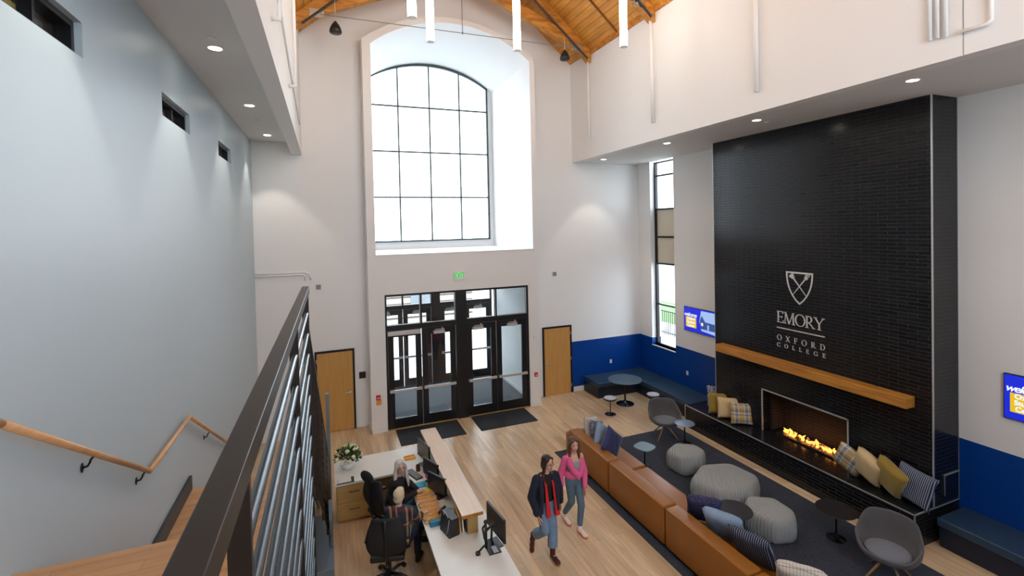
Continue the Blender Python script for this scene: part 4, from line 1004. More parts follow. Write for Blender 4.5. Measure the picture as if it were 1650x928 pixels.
# ================================================================== RECEPTION DESK
WT = .74
b = B().box(.05, 1.30, 9.06, 10.03, WT-.035, WT).box(1.30, 2.27, 3.6, 10.03, WT-.035, WT)
DESK = thing('reception_desk', 'L shaped reception desk with white worktop around the two seated women', 'desk', (1.7, 8, 0)); obj('worktop', b, M['laminate'], DESK)
def cabinet(label, box, face, n, split='Z', along='X'):
    x0, x1, y0, y1, z0, z1 = box
    t = thing('drawer_cabinet', label, 'cabinet', ((x0+x1)/2, (y0+y1)/2, 0), 0, 'oak drawer cabinets of the reception desk')
    obj('body', B().box(x0, x1, y0, y1, z0+.06, z1).box(x0+.02, x1-.02, y0+.04, y1-.02, 0, .06), M['cab_oak'], t)
    for k in range(n):
        za = z0+.07+(z1-z0-.08)*k/n; zb = z0+.07+(z1-z0-.08)*(k+1)/n-.008
        if face == 'Y': d = obj('drawer', B().box(x0+.01, x1-.01, y0-.02, y0, za, zb, .003), M['cab_oak'], t); xm = (x0+x1)/2; zm = za+(zb-za)*.62; obj('handle', B().tube([(xm-.08, y0-.02, zm), (xm-.08, y0-.045, zm), (xm+.08, y0-.045, zm), (xm+.08, y0-.02, zm)], .007), M['black'], d)
        else: d = obj('drawer', B().box(x0-.02, x0, y0+.01, y1-.01, za, zb, .003), M['cab_oak'], t); ym = (y0+y1)/2; zm = za+(zb-za)*.62; obj('handle', B().tube([(x0-.02, ym-.08, zm), (x0-.045, ym-.08, zm), (x0-.045, ym+.08, zm), (x0-.02, ym+.08, zm)], .007), M['black'], d)
cabinet('oak two drawer cabinet under the worktop below the flowers', (.07, .68, 9.09, 9.95, 0, WT-.035), 'Y', 2)
cabinet('oak drawer cabinet under the near run of the worktop', (1.34, 1.95, 5.9, 6.5, 0, WT-.035), 'X', 3)
cabinet('oak drawer cabinet nearest the camera under the worktop', (1.34, 1.95, 5.25, 5.88, 0, WT-.035), 'X', 3)
obj('modesty_panel', B().box(2.20, 2.24, 3.6, 10.0, 0, WT-.035).box(.70, 2.2, 9.96, 10.0, 0, WT-.035), M['cab_oak'], DESK)
t = thing('transaction_counter', 'raised pale wood counter running along the reception desk', 'counter', (1.9, 8.3, WT))
obj('counter_top', B().box(1.75, 2.065, 6.70, 9.94, 1.06, 1.10), M['ledge'], t)
obj('counter_edge', B().box(1.745, 2.07, 6.685, 6.70, 1.058, 1.102), M['mantel'], t)
obj('support_panel', B().box(1.98, 2.0, 6.84, 9.90, WT, 1.06), M['cab_oak'], t)
for y in (6.80, 9.86): obj('support_post', B().box(1.86, 2.02, y, y+.04, WT, 1.06), M['cab_oak'], t)
# flowers
t = thing('flower_arrangement', 'white flowers and greenery in a round pale bowl on the worktop', 'flowers', (.30, 9.62, WT))
obj('bowl', B().lathe([(0, 0), (.07, 0), (.125, .05), (.135, .10), (.12, .14), (.105, .14), (.11, .10), (0, .06)], (.30, 9.62, WT), 28), M['plastic'], t, smooth=True)
leafm = mat('leaf_green', (0.055, 0.13, 0.03), 0.6); petal = mat('white_petal', (0.72, 0.72, 0.55), 0.6); tall = mat('pale_green_spray', (0.45, 0.52, 0.22), 0.6)
b = B()
for i in range(420):
    a = rnd.uniform(0, 2*PI); e = rnd.uniform(-.25, 1.3); r = rnd.uniform(.10, .25)
    c = Vector((.30+r*math.cos(a)*math.cos(e), 9.62+r*math.sin(a)*math.cos(e), WT+.22+r*math.sin(e)*.85))
    d = (c-Vector((.30, 9.62, WT+.12))).normalized(); s = d.cross(Vector((rnd.random(), rnd.random(), rnd.random()))).normalized()*.022
    L = rnd.uniform(.05, .10); v = [b.bm.verts.new(q) for q in (c-d*L*.4, c+s, c+d*L*.6, c-s)]; b.face(v)
obj('foliage', b, leafm, t)['kind'] = 'stuff'
for i in range(17):
    a = i*2.4; e = rnd.uniform(-.1, 1.25); r = .235
    c = Vector((.30+r*math.cos(a)*math.cos(e), 9.62+r*math.sin(a)*math.cos(e), WT+.22+r*math.sin(e)*.85)); q = B()
    for k in range(6): q.ell(c+Vector((.02*math.cos(k), .02*math.sin(k*1.7), .016*math.sin(k*2.3))), rnd.uniform(.016, .026), n=8, m=6)
    obj('blossom', q, petal, t, smooth=True)
for dx, h in ((-.02, .62), (.10, .50), (.03, .45)):
    q = B(); q.tube([(.30+dx, 9.62, WT+.2), (.30+dx*1.3, 9.64, WT+h)], .004, 6)
    for k in range(14): q.ell((.30+dx*1.3+rnd.uniform(-.02, .02), 9.64+rnd.uniform(-.02, .02), WT+h-.26+k*.02), .013-.0004*k, n=6, m=5)
    obj('flower_spike', q, tall, t, smooth=True)
# clipboard
t = thing('clipboard', 'clipboard with papers at the left end of the worktop', 'clipboard', (.22, 9.15, WT), R(12))
obj('board', B().box(.08, .38, 9.06, 9.27, WT, WT+.006), M['black'], t); obj('paper', B().box(.07, .33, 9.09, 9.28, WT+.006, WT+.012), M['laminate'], t); obj('clip', B().box(.09, .12, 9.12, 9.20, WT+.012, WT+.022), M['steel'], t)
single('pen_tray', B().box(1.36, 1.55, 9.47, 9.61, WT, WT+.008).box(1.36, 1.55, 9.60, 9.615, WT, WT+.03).box(1.36, 1.55, 9.465, 9.48, WT, WT+.03).box(1.35, 1.362, 9.465, 9.615, WT, WT+.03).box(1.548, 1.56, 9.465, 9.615, WT, WT+.03), mat('honey_wood', (.75, .38, .07), .5), 'small honey wood tray on the far worktop', 'tray')

def monitor(x, y, z0, w, h, yaw, label, arm=False, grp='computer monitors on the desk', stand=True):
    """screen faces local -Y"""
    t = thing('computer_monitor', label, 'monitor', (x, y, WT), yaw, grp); L = dict(world=False); z0 -= WT
    obj('casing', B().box(-w/2, w/2, -.015, .02, z0, z0+h, .006), M['black'], t, **L)
    obj('display', B().box(-w/2+.012, w/2-.012, -.017, -.014, z0+.018, z0+h-.012), mat('dark_screen', (.03, .035, .04), .25), t, **L)
    obj('stand_neck', B().tube([(0, .02, z0+h*.5), (0, .07, z0+h*.45), (0, .08, z0*.5), (0, .06, .01)], .018, 8), M['black'], t, **L)
    obj('stand_base', B().box(-.12, .12, -.06, .14, 0, .012, .004), M['black'], t, **L)
    return t
monitor(1.66, 9.15, .86, .52, .32, R(-76), 'far desk monitor behind the raised counter, next to the worktop corner')
monitor(1.66, 8.47, .84, .46, .29, R(-68), 'middle desk monitor turned towards the seated women')
monitor(1.66, 7.98, .82, .46, .29, R(-62), 'near desk monitor showing its dark side beside the paper stacks')
t = monitor(2.19, 6.46, .88, .56, .34, R(97), 'free standing monitor on an arm at the open near part of the desk')
t = thing('monitor_arm', 'black cable arm curling over the worktop beside the free standing monitor', 'monitor arm', (1.95, 6.38, WT))
obj('post', B().tube([(2.02, 6.42, WT), (2.02, 6.42, WT+.36)], .02, 10).ell((2.02, 6.42, WT+.37), .03), M['black'], t, smooth=True)
obj('lower_arm', B().tube([(2.02, 6.42, WT+.05), (1.95, 6.36, WT+.06), (1.88, 6.33, WT+.03)], .014, 8).cyl((1.87, 6.33, WT), (1.87, 6.33, WT+.03), .035), M['black'], t, smooth=True, angle=40)
obj('upper_arm', B().tube([(2.02, 6.42, WT+.34), (1.98, 6.44, WT+.28), (2.0, 6.43, WT+.14), (2.03, 6.42, WT+.06)], .016, 8).tube([(2.02, 6.42, WT+.24), (2.16, 6.46, WT+.30)], .018, 8), M['black'], t, smooth=True)
t = thing('keypad_stand', 'black tablet base plate with a pale pad under the near monitor', 'stand', (2.1, 6.34, WT))
obj('base_plate', B().box(2.01, 2.19, 6.24, 6.42, WT, WT+.012, .003), M['black'], t); obj('pad', B().box(2.08, 2.15, 6.25, 6.39, WT+.012, WT+.018), M['stoolpad'], t)
def keyboard(x, y, yaw, label):
    t = thing('keyboard', label, 'keyboard', (x, y, WT), yaw)
    obj('body', B().box(-.21, .21, -.07, .07, 0, .02, .004), M['black'], t, world=False)
    k = B()
    for i in range(14):
        for j in range(4): k.box(-.2+i*.0285, -.2+i*.0285+.024, -.055+j*.028, -.055+j*.028+.023, .02, .025)
    obj('keys', k, M['grey'], t, world=False)
keyboard(1.42, 8.86, R(-70), 'dark keyboard beside the grey haired woman')
t = thing('desk_phone', 'black desk phone with pale display between monitor and tote bag', 'phone', (1.70, 7.32, WT), R(-50))
obj('body', B().prism([(-.10, 0), (.10, 0), (.10, .09), (-.10, .03)], 'X', -.1, .1), M['black'], t, world=False)
obj('handset', B().tube([(-.13, -.08, .08), (-.135, 0, .10), (-.13, .08, .10)], .022, 8), M['black'], t, world=False, smooth=True)
obj('display', B().hexa([(-.03, .02, .072), (.07, .02, .072), (.07, .08, .089), (-.03, .08, .089), (-.03, .02, .076), (.07, .02, .076), (.07, .08, .093), (-.03, .08, .093)]), mat('phone_lcd', (.4, .55, .75), .3), t, world=False)
# rows of folders/lanyard stacks
cols = [mat('orange_ribbon', (.75, .33, .05), .7), mat('tan_card', (.60, .45, .34), .8), mat('sand_card', (.62, .47, .30), .8), mat('yellow_card', (.72, .62, .05), .7), mat('cyan_card', (.04, .35, .60), .6), mat('pink_note', (.85, .12, .42), .7), M['laminate']]
rows = [(7.33, 'nearest the camera'), (7.45, 'second from the camera'), (7.57, 'third from the camera'), (7.69, 'fourth from the camera'), (7.82, 'fifth from the camera'), (7.95, 'sixth from the camera'), (8.07, 'furthest away by the yellow folder')]
for k, (y, wd) in enumerate(rows):
    t = thing('lanyard_bundle', 'tan name badges with orange ribbons, %s in the row' % wd, 'badge bundle', (1.48, y, WT), R(rnd.uniform(-8, 8)), 'bundles of badges on the desk')
    w_ = .16+.01*(k % 3)
    obj('cards', B().box(-w_, w_*.9, -.045, .045, 0, .035, .006), cols[1 + k % 2], t, world=False)
    b = B(); px = -w_
    pts = [(px+.03*i, .028*math.sin(i*1.9+k), .045+.012*math.sin(i*2.7)) for i in range(11)]
    b.tube(pts, .011, 6); b.tube([(p[0]+.01, -p[1]*.8-.01, p[2]+.008) for p in pts], .009, 6)
    obj('ribbon', b, cols[0], t, world=False, smooth=True)
single('card_box', B().box(1.38, 1.58, 7.18, 7.27, WT, WT+.07, .004), mat('teal_card', (.02, .19, .30), .6), 'small teal box at the near end of the badge bundles', 'box')
single('yellow_folder', B().box(1.42, 1.62, 8.17, 8.30, WT, WT+.02, .004), cols[3], 'yellow folder between the badges and the blue packet', 'folder')
single('blue_packet', B().box(1.34, 1.56, 8.36, 8.52, WT, WT+.03, .006), cols[4], 'bright blue packet near the keyboard', 'packet')
single('note_block', B().box(1.60, 1.72, 8.62, 8.74, WT, WT+.05, .006), cols[5], 'pink sticky note block below the monitors', 'note block')
single('paper_pad', B().box(1.32, 1.50, 8.05, 8.22, WT, WT+.012), M['laminate'], 'loose white papers under the hand of the grey haired woman', 'papers')
single('pencil_cup', B().lathe([(0, 0), (.04, 0), (.042, .11), (.036, .11), (.034, .01), (0, .01)], (1.52, 8.98, WT), 20), mat('dark_walnut', (.10, .035, .02), .5), 'dark brown pencil cup next to the far monitor', 'cup', smooth=True, angle=40)
single('tape_dispenser', B().prism([(8.84, WT), (9.0, WT), (8.98, WT+.05), (8.9, WT+.07), (8.85, WT+.04)], 'X', 1.60, 1.65), M['blackgloss'], 'glossy tape dispenser next to the dark pencil cup', 'tape dispenser')
# tote bag and folders at the counter end
t = thing('tote_bag', 'black gift bag standing on the worktop at the counter end', 'bag', (1.64, 6.98, WT), R(14))
obj('body', B().hexa([(-.10, -.15, 0), (.07, -.15, 0), (.07, .15, 0), (-.10, .15, 0), (-.06, -.16, .27), (.06, -.16, .27), (.06, .16, .27), (-.06, .16, .27)]), M['black'], t, world=False)
obj('handle', B().tube([(-.065, -.06, .25), (-.09, -.04, .33), (-.09, .04, .33), (-.065, .06, .25)], .006, 6).tube([(-.09, -.14, .27), (-.095, -.1, .1), (-.1, -.06, .03)], .005, 6), M['stoolpad'], t, world=False)
for k, (c, nm, lb) in enumerate(((cols[0], 'folder', 'orange folder standing between bag and counter'), (M['laminate'], 'folder', 'white folder standing against the counter'), (M['black'], 'folder', 'black folder standing against the counter'))):
    x = 1.76+.045*k; single('standing_folder', B().hexa([(x, 6.86, WT), (x+.018, 6.86, WT), (x+.018, 7.14, WT), (x, 7.14, WT), (x-.02, 6.86, WT+.27), (x-.002, 6.86, WT+.27), (x-.002, 7.14, WT+.27), (x-.02, 7.14, WT+.27)]), c, lb, nm)

# office chairs (face local -Y; back at +Y)
def office_chair(x, y, rz, label, head=True):
    t = thing('office_chair', label, 'office chair', (x, y, 0), rz, 'black mesh office chairs'); L = dict(world=False)
    for k in range(5):
        a = k*2*PI/5+.3; dx, dy = math.cos(a), math.sin(a)
        lg = obj('base_leg', B().tube([(0, 0, .10), (dx*.18, dy*.18, .10), (dx*.31, dy*.31, .065)], [.028, .024, .016], 8), M['black'], t, smooth=True, **L)
        obj('caster', B().cyl((dx*.31-dy*.025, dy*.31+dx*.025, .03), (dx*.31+dy*.025, dy*.31-dx*.025, .03), .03, n=14), M['black'], lg, **L)
    obj('gas_lift', B().cyl((0, 0, .08), (0, 0, .42), .028, n=14), M['blackgloss'], t, smooth=True, angle=40, **L)
    obj('seat', B().box(-.25, .25, -.25, .24, .42, .50, .035), M['black'], t, smooth=True, angle=60, **L)
    # curved back
    b = B(); n, m = 12, 14; rings = []
    for j in range(m+1):
        v = j/m; ww = .262*(1-.16*v**2)*(0.9+.25*math.sin(v*PI)); row = []
        for i in range(n+1):
            u = -1+2*i/n; row.append(b.bm.verts.new((u*ww, .25+.05*math.sin(v*PI*1.4)+.10*v-.055*u*u, .52+.58*v)))
        rings.append(row)
    for A, C in zip(rings, rings[1:]):
        for i in range(n): b.face([A[i], A[i+1], C[i+1], C[i]])
    obj('backrest', b, M['mesh'], t, smooth=True, mods=(('SOLIDIFY', dict(thickness=.02)),), **L)
    if head: obj('headrest', B().ell((0, .375, 1.17), (.19, .035, .09), Matrix.Rotation(R(12), 3, 'X'), 20, 10), M['mesh'], t, smooth=True, **L)
    obj('back_frame', B().tube([(0, .05, .42), (0, .28, .42), (0, .33, .60), (0, .37, 1.0), (0, .40, 1.12)], .02, 8), M['black'], t, smooth=True, **L)
    for s in (-1, 1):
        ar = obj('armrest', B().box(s*.30-.04, s*.30+.04, -.17, .12, .66, .69, .012), M['black'], t, smooth=True, angle=50, **L)
        obj('armrest_post', B().tube([(s*.24, 0, .45), (s*.30, 0, .48), (s*.30, 0, .67)], .018, 8), M['black'], ar, smooth=True, **L)
    return t
oc = office_chair(.88, 8.45, R(118), 'black mesh office chair with headrest under the long haired woman')
oc2 = office_chair(.78, 7.36, R(166), 'black mesh office chair nearest the camera, under the plaid jacket woman', False)

# ================================================================== PEOPLE
def hand(b, w, d, palm_n, s=1, curl=.5, sc=1.0):
    """w wrist, d pointing direction, palm_n palm normal; s=+-1 thumb side"""
    w = Vector(w); d = Vector(d).normalized(); n = Vector(palm_n); n = (n-d*n.dot(d)).normalized(); side = d.cross(n)*s
    b.cap(w, w+d*.03*sc, .024*sc, .026*sc, 10)
    R3 = Matrix((side, d, n)).transposed()
    b.ell(w+d*.055*sc, (.038*sc, .045*sc, .015*sc), R3, 14, 10)
    for k, L in enumerate((.066, .074, .069, .054)):
        base = w+d*(.088 if k in (1, 2) else .083)*sc+side*(.027-.018*k)*sc
        a = base; dirv = (d+side*(.12-.08*k)).normalized()
        for q, fr in enumerate((.42, .33, .25)):
            dirv = (dirv+n*curl*(.55 if q else .35)).normalized(); e_ = a+dirv*L*fr*1.05*sc
            b.cap(a, e_, (.0092-.0009*q)*sc, (.0086-.0009*q)*sc, 8); a = e_
    a = w+d*.035*sc+side*.028*sc; dirv = (d*.7+side*.75+n*.25).normalized()
    for q, L in enumerate((.036, .030, .024)):
        e_ = a+dirv*L*sc; b.cap(a, e_, (.0115-.001*q)*sc, (.0105-.001*q)*sc, 8); a = e_; dirv = (dirv+d*.35+n*.15).normalized()
def head_geo(b, c, f, up, sc=1.0):
    """c head centre, f facing, up; returns basis"""
    f = Vector(f).normalized(); up = Vector(up); up = (up-f*up.dot(f)).normalized(); r = f.cross(up).normalized()
    Bm = Matrix((r, f, up)).transposed(); P = lambda x, y, z: Vector(c)+Bm@Vector((x, y, z))*sc
    b.ell(P(0, -.012, .025), (.074*sc, .092*sc, .088*sc), Bm, 24, 16)      # cranium
    b.ell(P(0, .018, -.035), (.058*sc, .066*sc, .072*sc), Bm, 20, 14)      # face
    b.ell(P(0, .052, -.088), (.026*sc, .026*sc, .022*sc), Bm, 14, 10)      # chin
    b.ell(P(0, .045, .028), (.052*sc, .035*sc, .028*sc), Bm, 14, 10)       # brow
    b.cap(P(0, .078, .008), P(0, .096, -.026), .008*sc, .0125*sc, 10)      # nose
    for s in (-1, 1):
        b.ell(P(s*.034, .055, -.032), (.022*sc, .022*sc, .022*sc), Bm, 12, 8)
        b.ell(P(s*.074, -.008, -.012), (.009*sc, .02*sc, .030*sc), Bm, 12, 8)
    b.ell(P(0, .076, -.058), (.022*sc, .012*sc, .009*sc), Bm, 12, 8)
    return P, Bm
def face_parts(root, P, Bm, sc=1.0, smile=True, glasses=False):
    e = B(); br = B(); w = B()
    for s in (-1, 1):
        w.ell(P(s*.029, .074, .003), (.0135*sc, .008*sc, .0075*sc), Bm, 12, 8); e.ell(P(s*.029, .080, .003), (.0062*sc, .004*sc, .0062*sc), Bm, 10, 8)
        br.tube([P(s*.014, .084, .021), P(s*.030, .083, .026), P(s*.046, .073, .020)], .0035*sc, 6)
    obj('eye_whites', w, M['teeth'], root, smooth=True); obj('eyes', e, M['eye'], root, smooth=True); obj('eyebrows', br, M['hair_dark'], root)
    lp = B().tube([P(-.024, .074, -.052), P(-.012, .086, -.058), P(0, .089, -.060), P(.012, .086, -.058), P(.024, .074, -.052)], .0052*sc, 8).tube([P(-.022, .074, -.054), P(-.01, .085, -.067), P(.01, .085, -.067), P(.022, .074, -.054)], .005*sc, 8)
    obj('lips', lp, M['lip'], root, smooth=True)
    if smile: obj('teeth', B().box(-.013, .013, -.004, .004, -.0035, .0035).xf(Matrix.Translation(P(0, .088, -.0605)) @ Bm.to_4x4()), M['teeth'], root)
    if glasses:
        g = B()
        for s in (-1, 1):
            g.tube([P(s*.031+.019*math.cos(a*PI/6), .090, .002+.015*math.sin(a*PI/6)) for a in range(13)], .0022*sc, 6, caps=False)
            g.tube([P(s*.050, .088, .005), P(s*.076, .05, .004), P(s*.080, 0, .0)], .002*sc, 6)
        g.tube([P(-.012, .092, .004), P(.012, .092, .004)], .002*sc, 6)
        obj('glasses', g, M['black'], root)

def V(*a): return Vector(a)
def body(root, J, hands=(), sc=1.0, f=(0, -1, 0), up=(0, 0, 1), wide=1.0):
    b = B()
    P, Bm = head_geo(b, J['head'], f, up, sc)
    b.cap(J['neck'], J['head']+V(0, 0, -.03), .05*sc, .045*sc, 14)
    sh = (J['shR']-J['shL']); sh_dir = sh.normalized()
    upd = (J['neck']-J['pelvis']).normalized(); fw = sh_dir.cross(upd); Rt = Matrix((sh_dir, fw, upd)).transposed()
    cst = J['pelvis'].lerp(J['neck'], .68)
    b.ell(cst, (.148*wide, .095*wide, .17), Rt, 20, 14); b.ell(J['pelvis'].lerp(J['neck'], .35), (.12*wide, .085*wide, .16), Rt, 20, 14); b.ell(J['pelvis'], (.15*wide, .10*wide, .11), Rt, 20, 14)
    b.cap(J['shL'], J['neck']+V(0, 0, -.03), .048, .045); b.cap(J['shR'], J['neck']+V(0, 0, -.03), .048, .045)
    for s in 'LR':
        b.cap(J['sh'+s], J['el'+s], .046, .037); b.cap(J['el'+s], J['wr'+s], .037, .024)
        b.cap(J['hip'+s], J['kn'+s], .078*wide, .052); b.cap(J['kn'+s], J['kn'+s].lerp(J['an'+s], .35), .052, .052); b.cap(J['kn'+s].lerp(J['an'+s], .35), J['an'+s], .052, .034)
        toe = J['toe'+s]; b.cap(J['an'+s]+V(0, 0, -.02), toe, .027, .016)
    for h in hands: hand(b, *h)
    obj('body', b, M['skin'], root, smooth=True, mods=REM(.0065))
    return P, Bm, Rt
def shoe(root, an, toe, m, sole, sc=1.0, shaft=0, nm='shoe'):
    d = (toe-an); d.z = 0; d.normalize(); tilt = (toe.z-.02)-(an.z-.08)
    A = an+V(0, 0, -.075); ddir = (toe+V(0, 0, -.012)-A).normalized(); r = ddir.cross(V(0, 0, 1)).normalized(); u = r.cross(ddir); Bm = Matrix((r, ddir, u)).transposed()
    Q = lambda x, y, z: A+Bm@V(x, y, z)
    b = B(); b.ell(Q(0, -.012, .035), (.040, .05, .042), Bm, 16, 10); b.ell(Q(0, .07, .028), (.042, .075, .034), Bm, 16, 10); b.ell(Q(0, .14, .020), (.046, .06, .026), Bm, 16, 10)
    b.cap(an+V(0, 0, -.03), an+(V(0, 0, .02)), .045, .046)
    if shaft: b.cap(an, an+V(0, 0, shaft), .046, .052)
    o = obj(nm, b, m, root, smooth=True, mods=REM(.008))
    s = B(); s.ell(Q(0, -.01, .0), (.043, .055, .016), Bm, 16, 8); s.ell(Q(0, .07, 0), (.044, .09, .014), Bm, 16, 8); s.ell(Q(0, .14, 0), (.049, .066, .014), Bm, 16, 8)
    obj('sole', s, sole, o, smooth=True, mods=REM(.007)); return o

def strands(P, pts_list, r):
    b = B()
    for pts in pts_list:
        b.tube([P(*p) for p in pts], [r*(.9 if i else .7) for i in range(len(pts)-1)]+[r*.35], 8)
    return b

# ---- woman in navy jacket, walking towards the camera
wx, wy = 3.165, 6.88
t = thing('person', 'woman with dark hair in open navy jacket with red lining, cropped jeans and boots, walking', 'person', (wx, wy, 0), 0)
J = dict(pelvis=V(wx+.01, wy, .90), neck=V(wx+.015, wy-.04, 1.36), head=V(wx+.035, wy-.06, 1.535))
# facing -Y: person's left is +X
J.update(shL=V(wx+.175, wy-.03, 1.30), elL=V(wx+.26, wy+.01, 1.04), wrL=V(wx+.30, wy+.05, .80), shR=V(wx-.15, wy-.03, 1.30), elR=V(wx-.25, wy-.04, 1.04), wrR=V(wx-.20, wy-.16, .82),
         hipL=V(wx+.085, wy, .87), knL=V(wx+.10, wy-.06, .48), anL=V(wx+.07, wy-.10, .10), toeL=V(wx+.09, wy-.27, .035),
         hipR=V(wx-.075, wy, .87), knR=V(wx-.05, wy-.10, .50), anR=V(wx-.13, wy+.20, .26), toeR=V(wx-.15, wy+.19, .09))
P, Bm, Rt = body(t, J, [(J['wrR'], (.1, -.25, -1), (1, 0, 0), 1, .35), (J['wrL'], (.05, .1, -1), (-1, 0, 0), -1, .35)], f=(.38, -1, -.12))
face_parts(t, P, Bm, smile=False, glasses=True)
hb = B(); hb.ell(P(0, -.026, .034), (.084, .098, .090), Bm, 20, 14); hb.ell(P(0, -.042, -.03), (.090, .076, .115), Bm, 20, 14)
for s in (-1, 1): hb.tube([P(s*.02, .040, .100), P(s*.056, .036, .078), P(s*.074, .020, .040), P(s*.080, .010, -.015), P(s*.080, .002, -.07), P(s*.074, .0, -.125), P(s*.066, .0, -.16)], [.012, .018, .022, .026, .028, .026, .012], 10)
obj('hair', hb, M['hair_dark'], t, smooth=True, mods=REM(.009))
sh = B(); sh.ell(J['pelvis'].lerp(J['neck'], .66), (.162, .112, .19), Rt, 20, 14); sh.ell(J['pelvis'].lerp(J['neck'], .35), (.135, .105, .17), Rt, 20, 14); sh.ell(J['pelvis']+V(0, 0, .04), (.155, .115, .09), Rt, 20, 14)
for s in 'LR': sh.cap(J['sh'+s]+V(-.04 if s == 'L' else .04, 0, -.005), J['neck']+V(0, .0, -.05), .056, .052)
obj('black_top', sh, M['blackcloth'], t, smooth=True, mods=REM(.01))
jb = B(); jb.ell(J['pelvis'], (.165, .12, .12), Rt, 20, 14)
for s in 'LR':
    k, a = J['kn'+s], J['an'+s]; d = (a-k).normalized(); cuff = k.lerp(a, .74)
    jb.cap(J['hip'+s], k, .094, .078); jb.cyl(k, cuff, .078, .083, 18); jb.ell(k, .078)
obj('jeans', jb, M['denim'], t, smooth=True, mods=REM(.009))
cf = B()
# jacket: shell around back and sides, open in front
def jacket(root, J, m, lining, z0, z1, a0, a1, rx, ry, cx=0, lin=True, flare=.02):
    c0 = V((J['shL'].x+J['shR'].x)/2, (J['shL'].y+J['shR'].y)/2+.01, 0)
    for nm, mm, off in (('jacket', m, .014), ('jacket_lining', lining, .0)):
        if nm == 'jacket_lining' and not lin: continue
        b = B(); n, mrow = 30, 14; rings = []
        for j in range(mrow+1):
            s = j/mrow; z = z0+(z1-z0)*s; tp = 1-.42*max(0, (s-.80)/.20)**1.6; k = 1+flare*(1-s)*4
            row = []
            for i in range(n+1):
                a = math.radians(a0+(a1-a0)*i/n)
                row.append(b.bm.verts.new((c0.x+cx+(rx+off)*tp*k*math.cos(a), c0.y+.03*(1-s)+(ry+off)*k*(tp**.6)*math.sin(a), z+.01*math.sin(a*3))))
            rings.append(row)
        for A, C in zip(rings, rings[1:]):
            for i in range(n): b.face([A[i], A[i+1], C[i+1], C[i]])
        o = obj(nm, b, mm, root if nm == 'jacket' else keep, smooth=True, mods=(('SOLIDIFY', dict(thickness=.012, offset=0)),))
        if nm == 'jacket': keep = o
    return keep
jk = jacket(t, J, M['navycloth'], M['redcloth'], .72, 1.33, -55, 232, .178, .135)
# red lapel strips along the opening
for s, xx in ((-1, -.045), (1, .115)):
    c0 = V((J['shL'].x+J['shR'].x)/2, wy, 0)
    lb = B(); q_ = (-.058, -.055, -.045, -.02) if s < 0 else (.05, .075, .10, .135)
    pts = [(c0.x+q_[0], wy-.085, 1.365), (c0.x+q_[1], wy-.150, 1.23), (c0.x+q_[2], wy-.170, 1.0), (c0.x+q_[3], wy-.178, .73)]
    for (p, q, wa, wb_) in zip(pts, pts[1:], (.022, .036, .055), (.036, .055, .085)):
        lb.hexa([(q[0]-wb_/2, q[1], q[2]), (q[0]+wb_/2, q[1]+.01, q[2]), (q[0]+wb_/2, q[1]+.022, q[2]), (q[0]-wb_/2, q[1]+.012, q[2]), (p[0]-wa/2, p[1], p[2]), (p[0]+wa/2, p[1]+.01, p[2]), (p[0]+wa/2, p[1]+.022, p[2]), (p[0]-wa/2, p[1]+.012, p[2])])
    obj('lapel_lining', lb, M['redcloth'], jk, label='red lining folded out along the jacket opening')
sl = B()
for s in 'LR':
    sl.cap(J['sh'+s]+V(0, .005, -.01), J['el'+s], .075, .068); sl.cap(J['el'+s], J['wr'+s]+(J['el'+s]-J['wr'+s])*.08, .068, .056)
sl.ell(J['neck']+V(0, .06, -.04), (.12, .05, .05))
for s in 'LR': sl.cap(J['sh'+s]+V(0, .01, .0), J['neck']+V(.05 if s == 'L' else -.05, .025, -.045), .066, .045)
for s, q in (('L', 1), ('R', -1)):
    sl.tube([J['sh'+s]+V(-.05*q, .0, .035), J['sh'+s]+V(-.045*q, -.06, -.02), J['sh'+s]+V(-.035*q, -.095, -.13), J['sh'+s]+V(-.03*q, -.11, -.30), J['sh'+s]+V(-.02*q, -.12, -.50)], [.035, .042, .044, .040, .030], 12)
obj('sleeves', sl, M['navycloth'], jk, smooth=True, mods=REM(.01))
J_ = dict(knx=J['knL'])
for s in 'LR':
    bo = shoe(t, J['an'+s], J['toe'+s], M['boot'], M['sole'], nm='boot'); k, a = J['kn'+s], J['an'+s]
    obj('boot_shaft', B().cyl(a, a.lerp(k, .24), .045, .047, 14), M['boot'], bo, smooth=True, angle=50)

# ---- woman in pink cardigan
wx, wy = 3.92, 7.32
t = thing('person', 'woman with long brown hair in pink wrap cardigan, grey top and slim jeans, walking', 'person', (wx, wy, 0), 0)
J = dict(pelvis=V(wx, wy, .89), neck=V(wx-.01, wy-.03, 1.33), head=V(wx-.005, wy-.05, 1.505))
J.update(shL=V(wx+.145, wy-.02, 1.27), elL=V(wx+.20, wy-.05, 1.00), wrL=V(wx+.13, wy-.17, .80), shR=V(wx-.16, wy-.02, 1.27), elR=V(wx-.235, wy+.03, 1.02), wrR=V(wx-.22, wy+.02, .80),
         hipL=V(wx+.08, wy, .86), knL=V(wx+.07, wy-.14, .48), anL=V(wx+.03, wy-.14, .10), toeL=V(wx+.06, wy-.30, .03),
         hipR=V(wx-.07, wy, .86), knR=V(wx-.03, wy+.02, .48), anR=V(wx-.05, wy+.28, .13), toeR=V(wx-.03, wy+.12, .03))
P, Bm, Rt = body(t, J, [(J['wrR'], (.05, -.05, -1), (1, 0, 0), 1, .4), (J['wrL'], (-.05, -.1, -1), (-1, 0, 0), -1, .4)], f=(-.10, -1, -.05))
face_parts(t, P, Bm, smile=True)
hb = B(); hb.ell(P(0, -.03, .043), (.085, .095, .085), Bm, 20, 14); hb.ell(P(0, -.062, -.03), (.082, .055, .11), Bm, 20, 14)
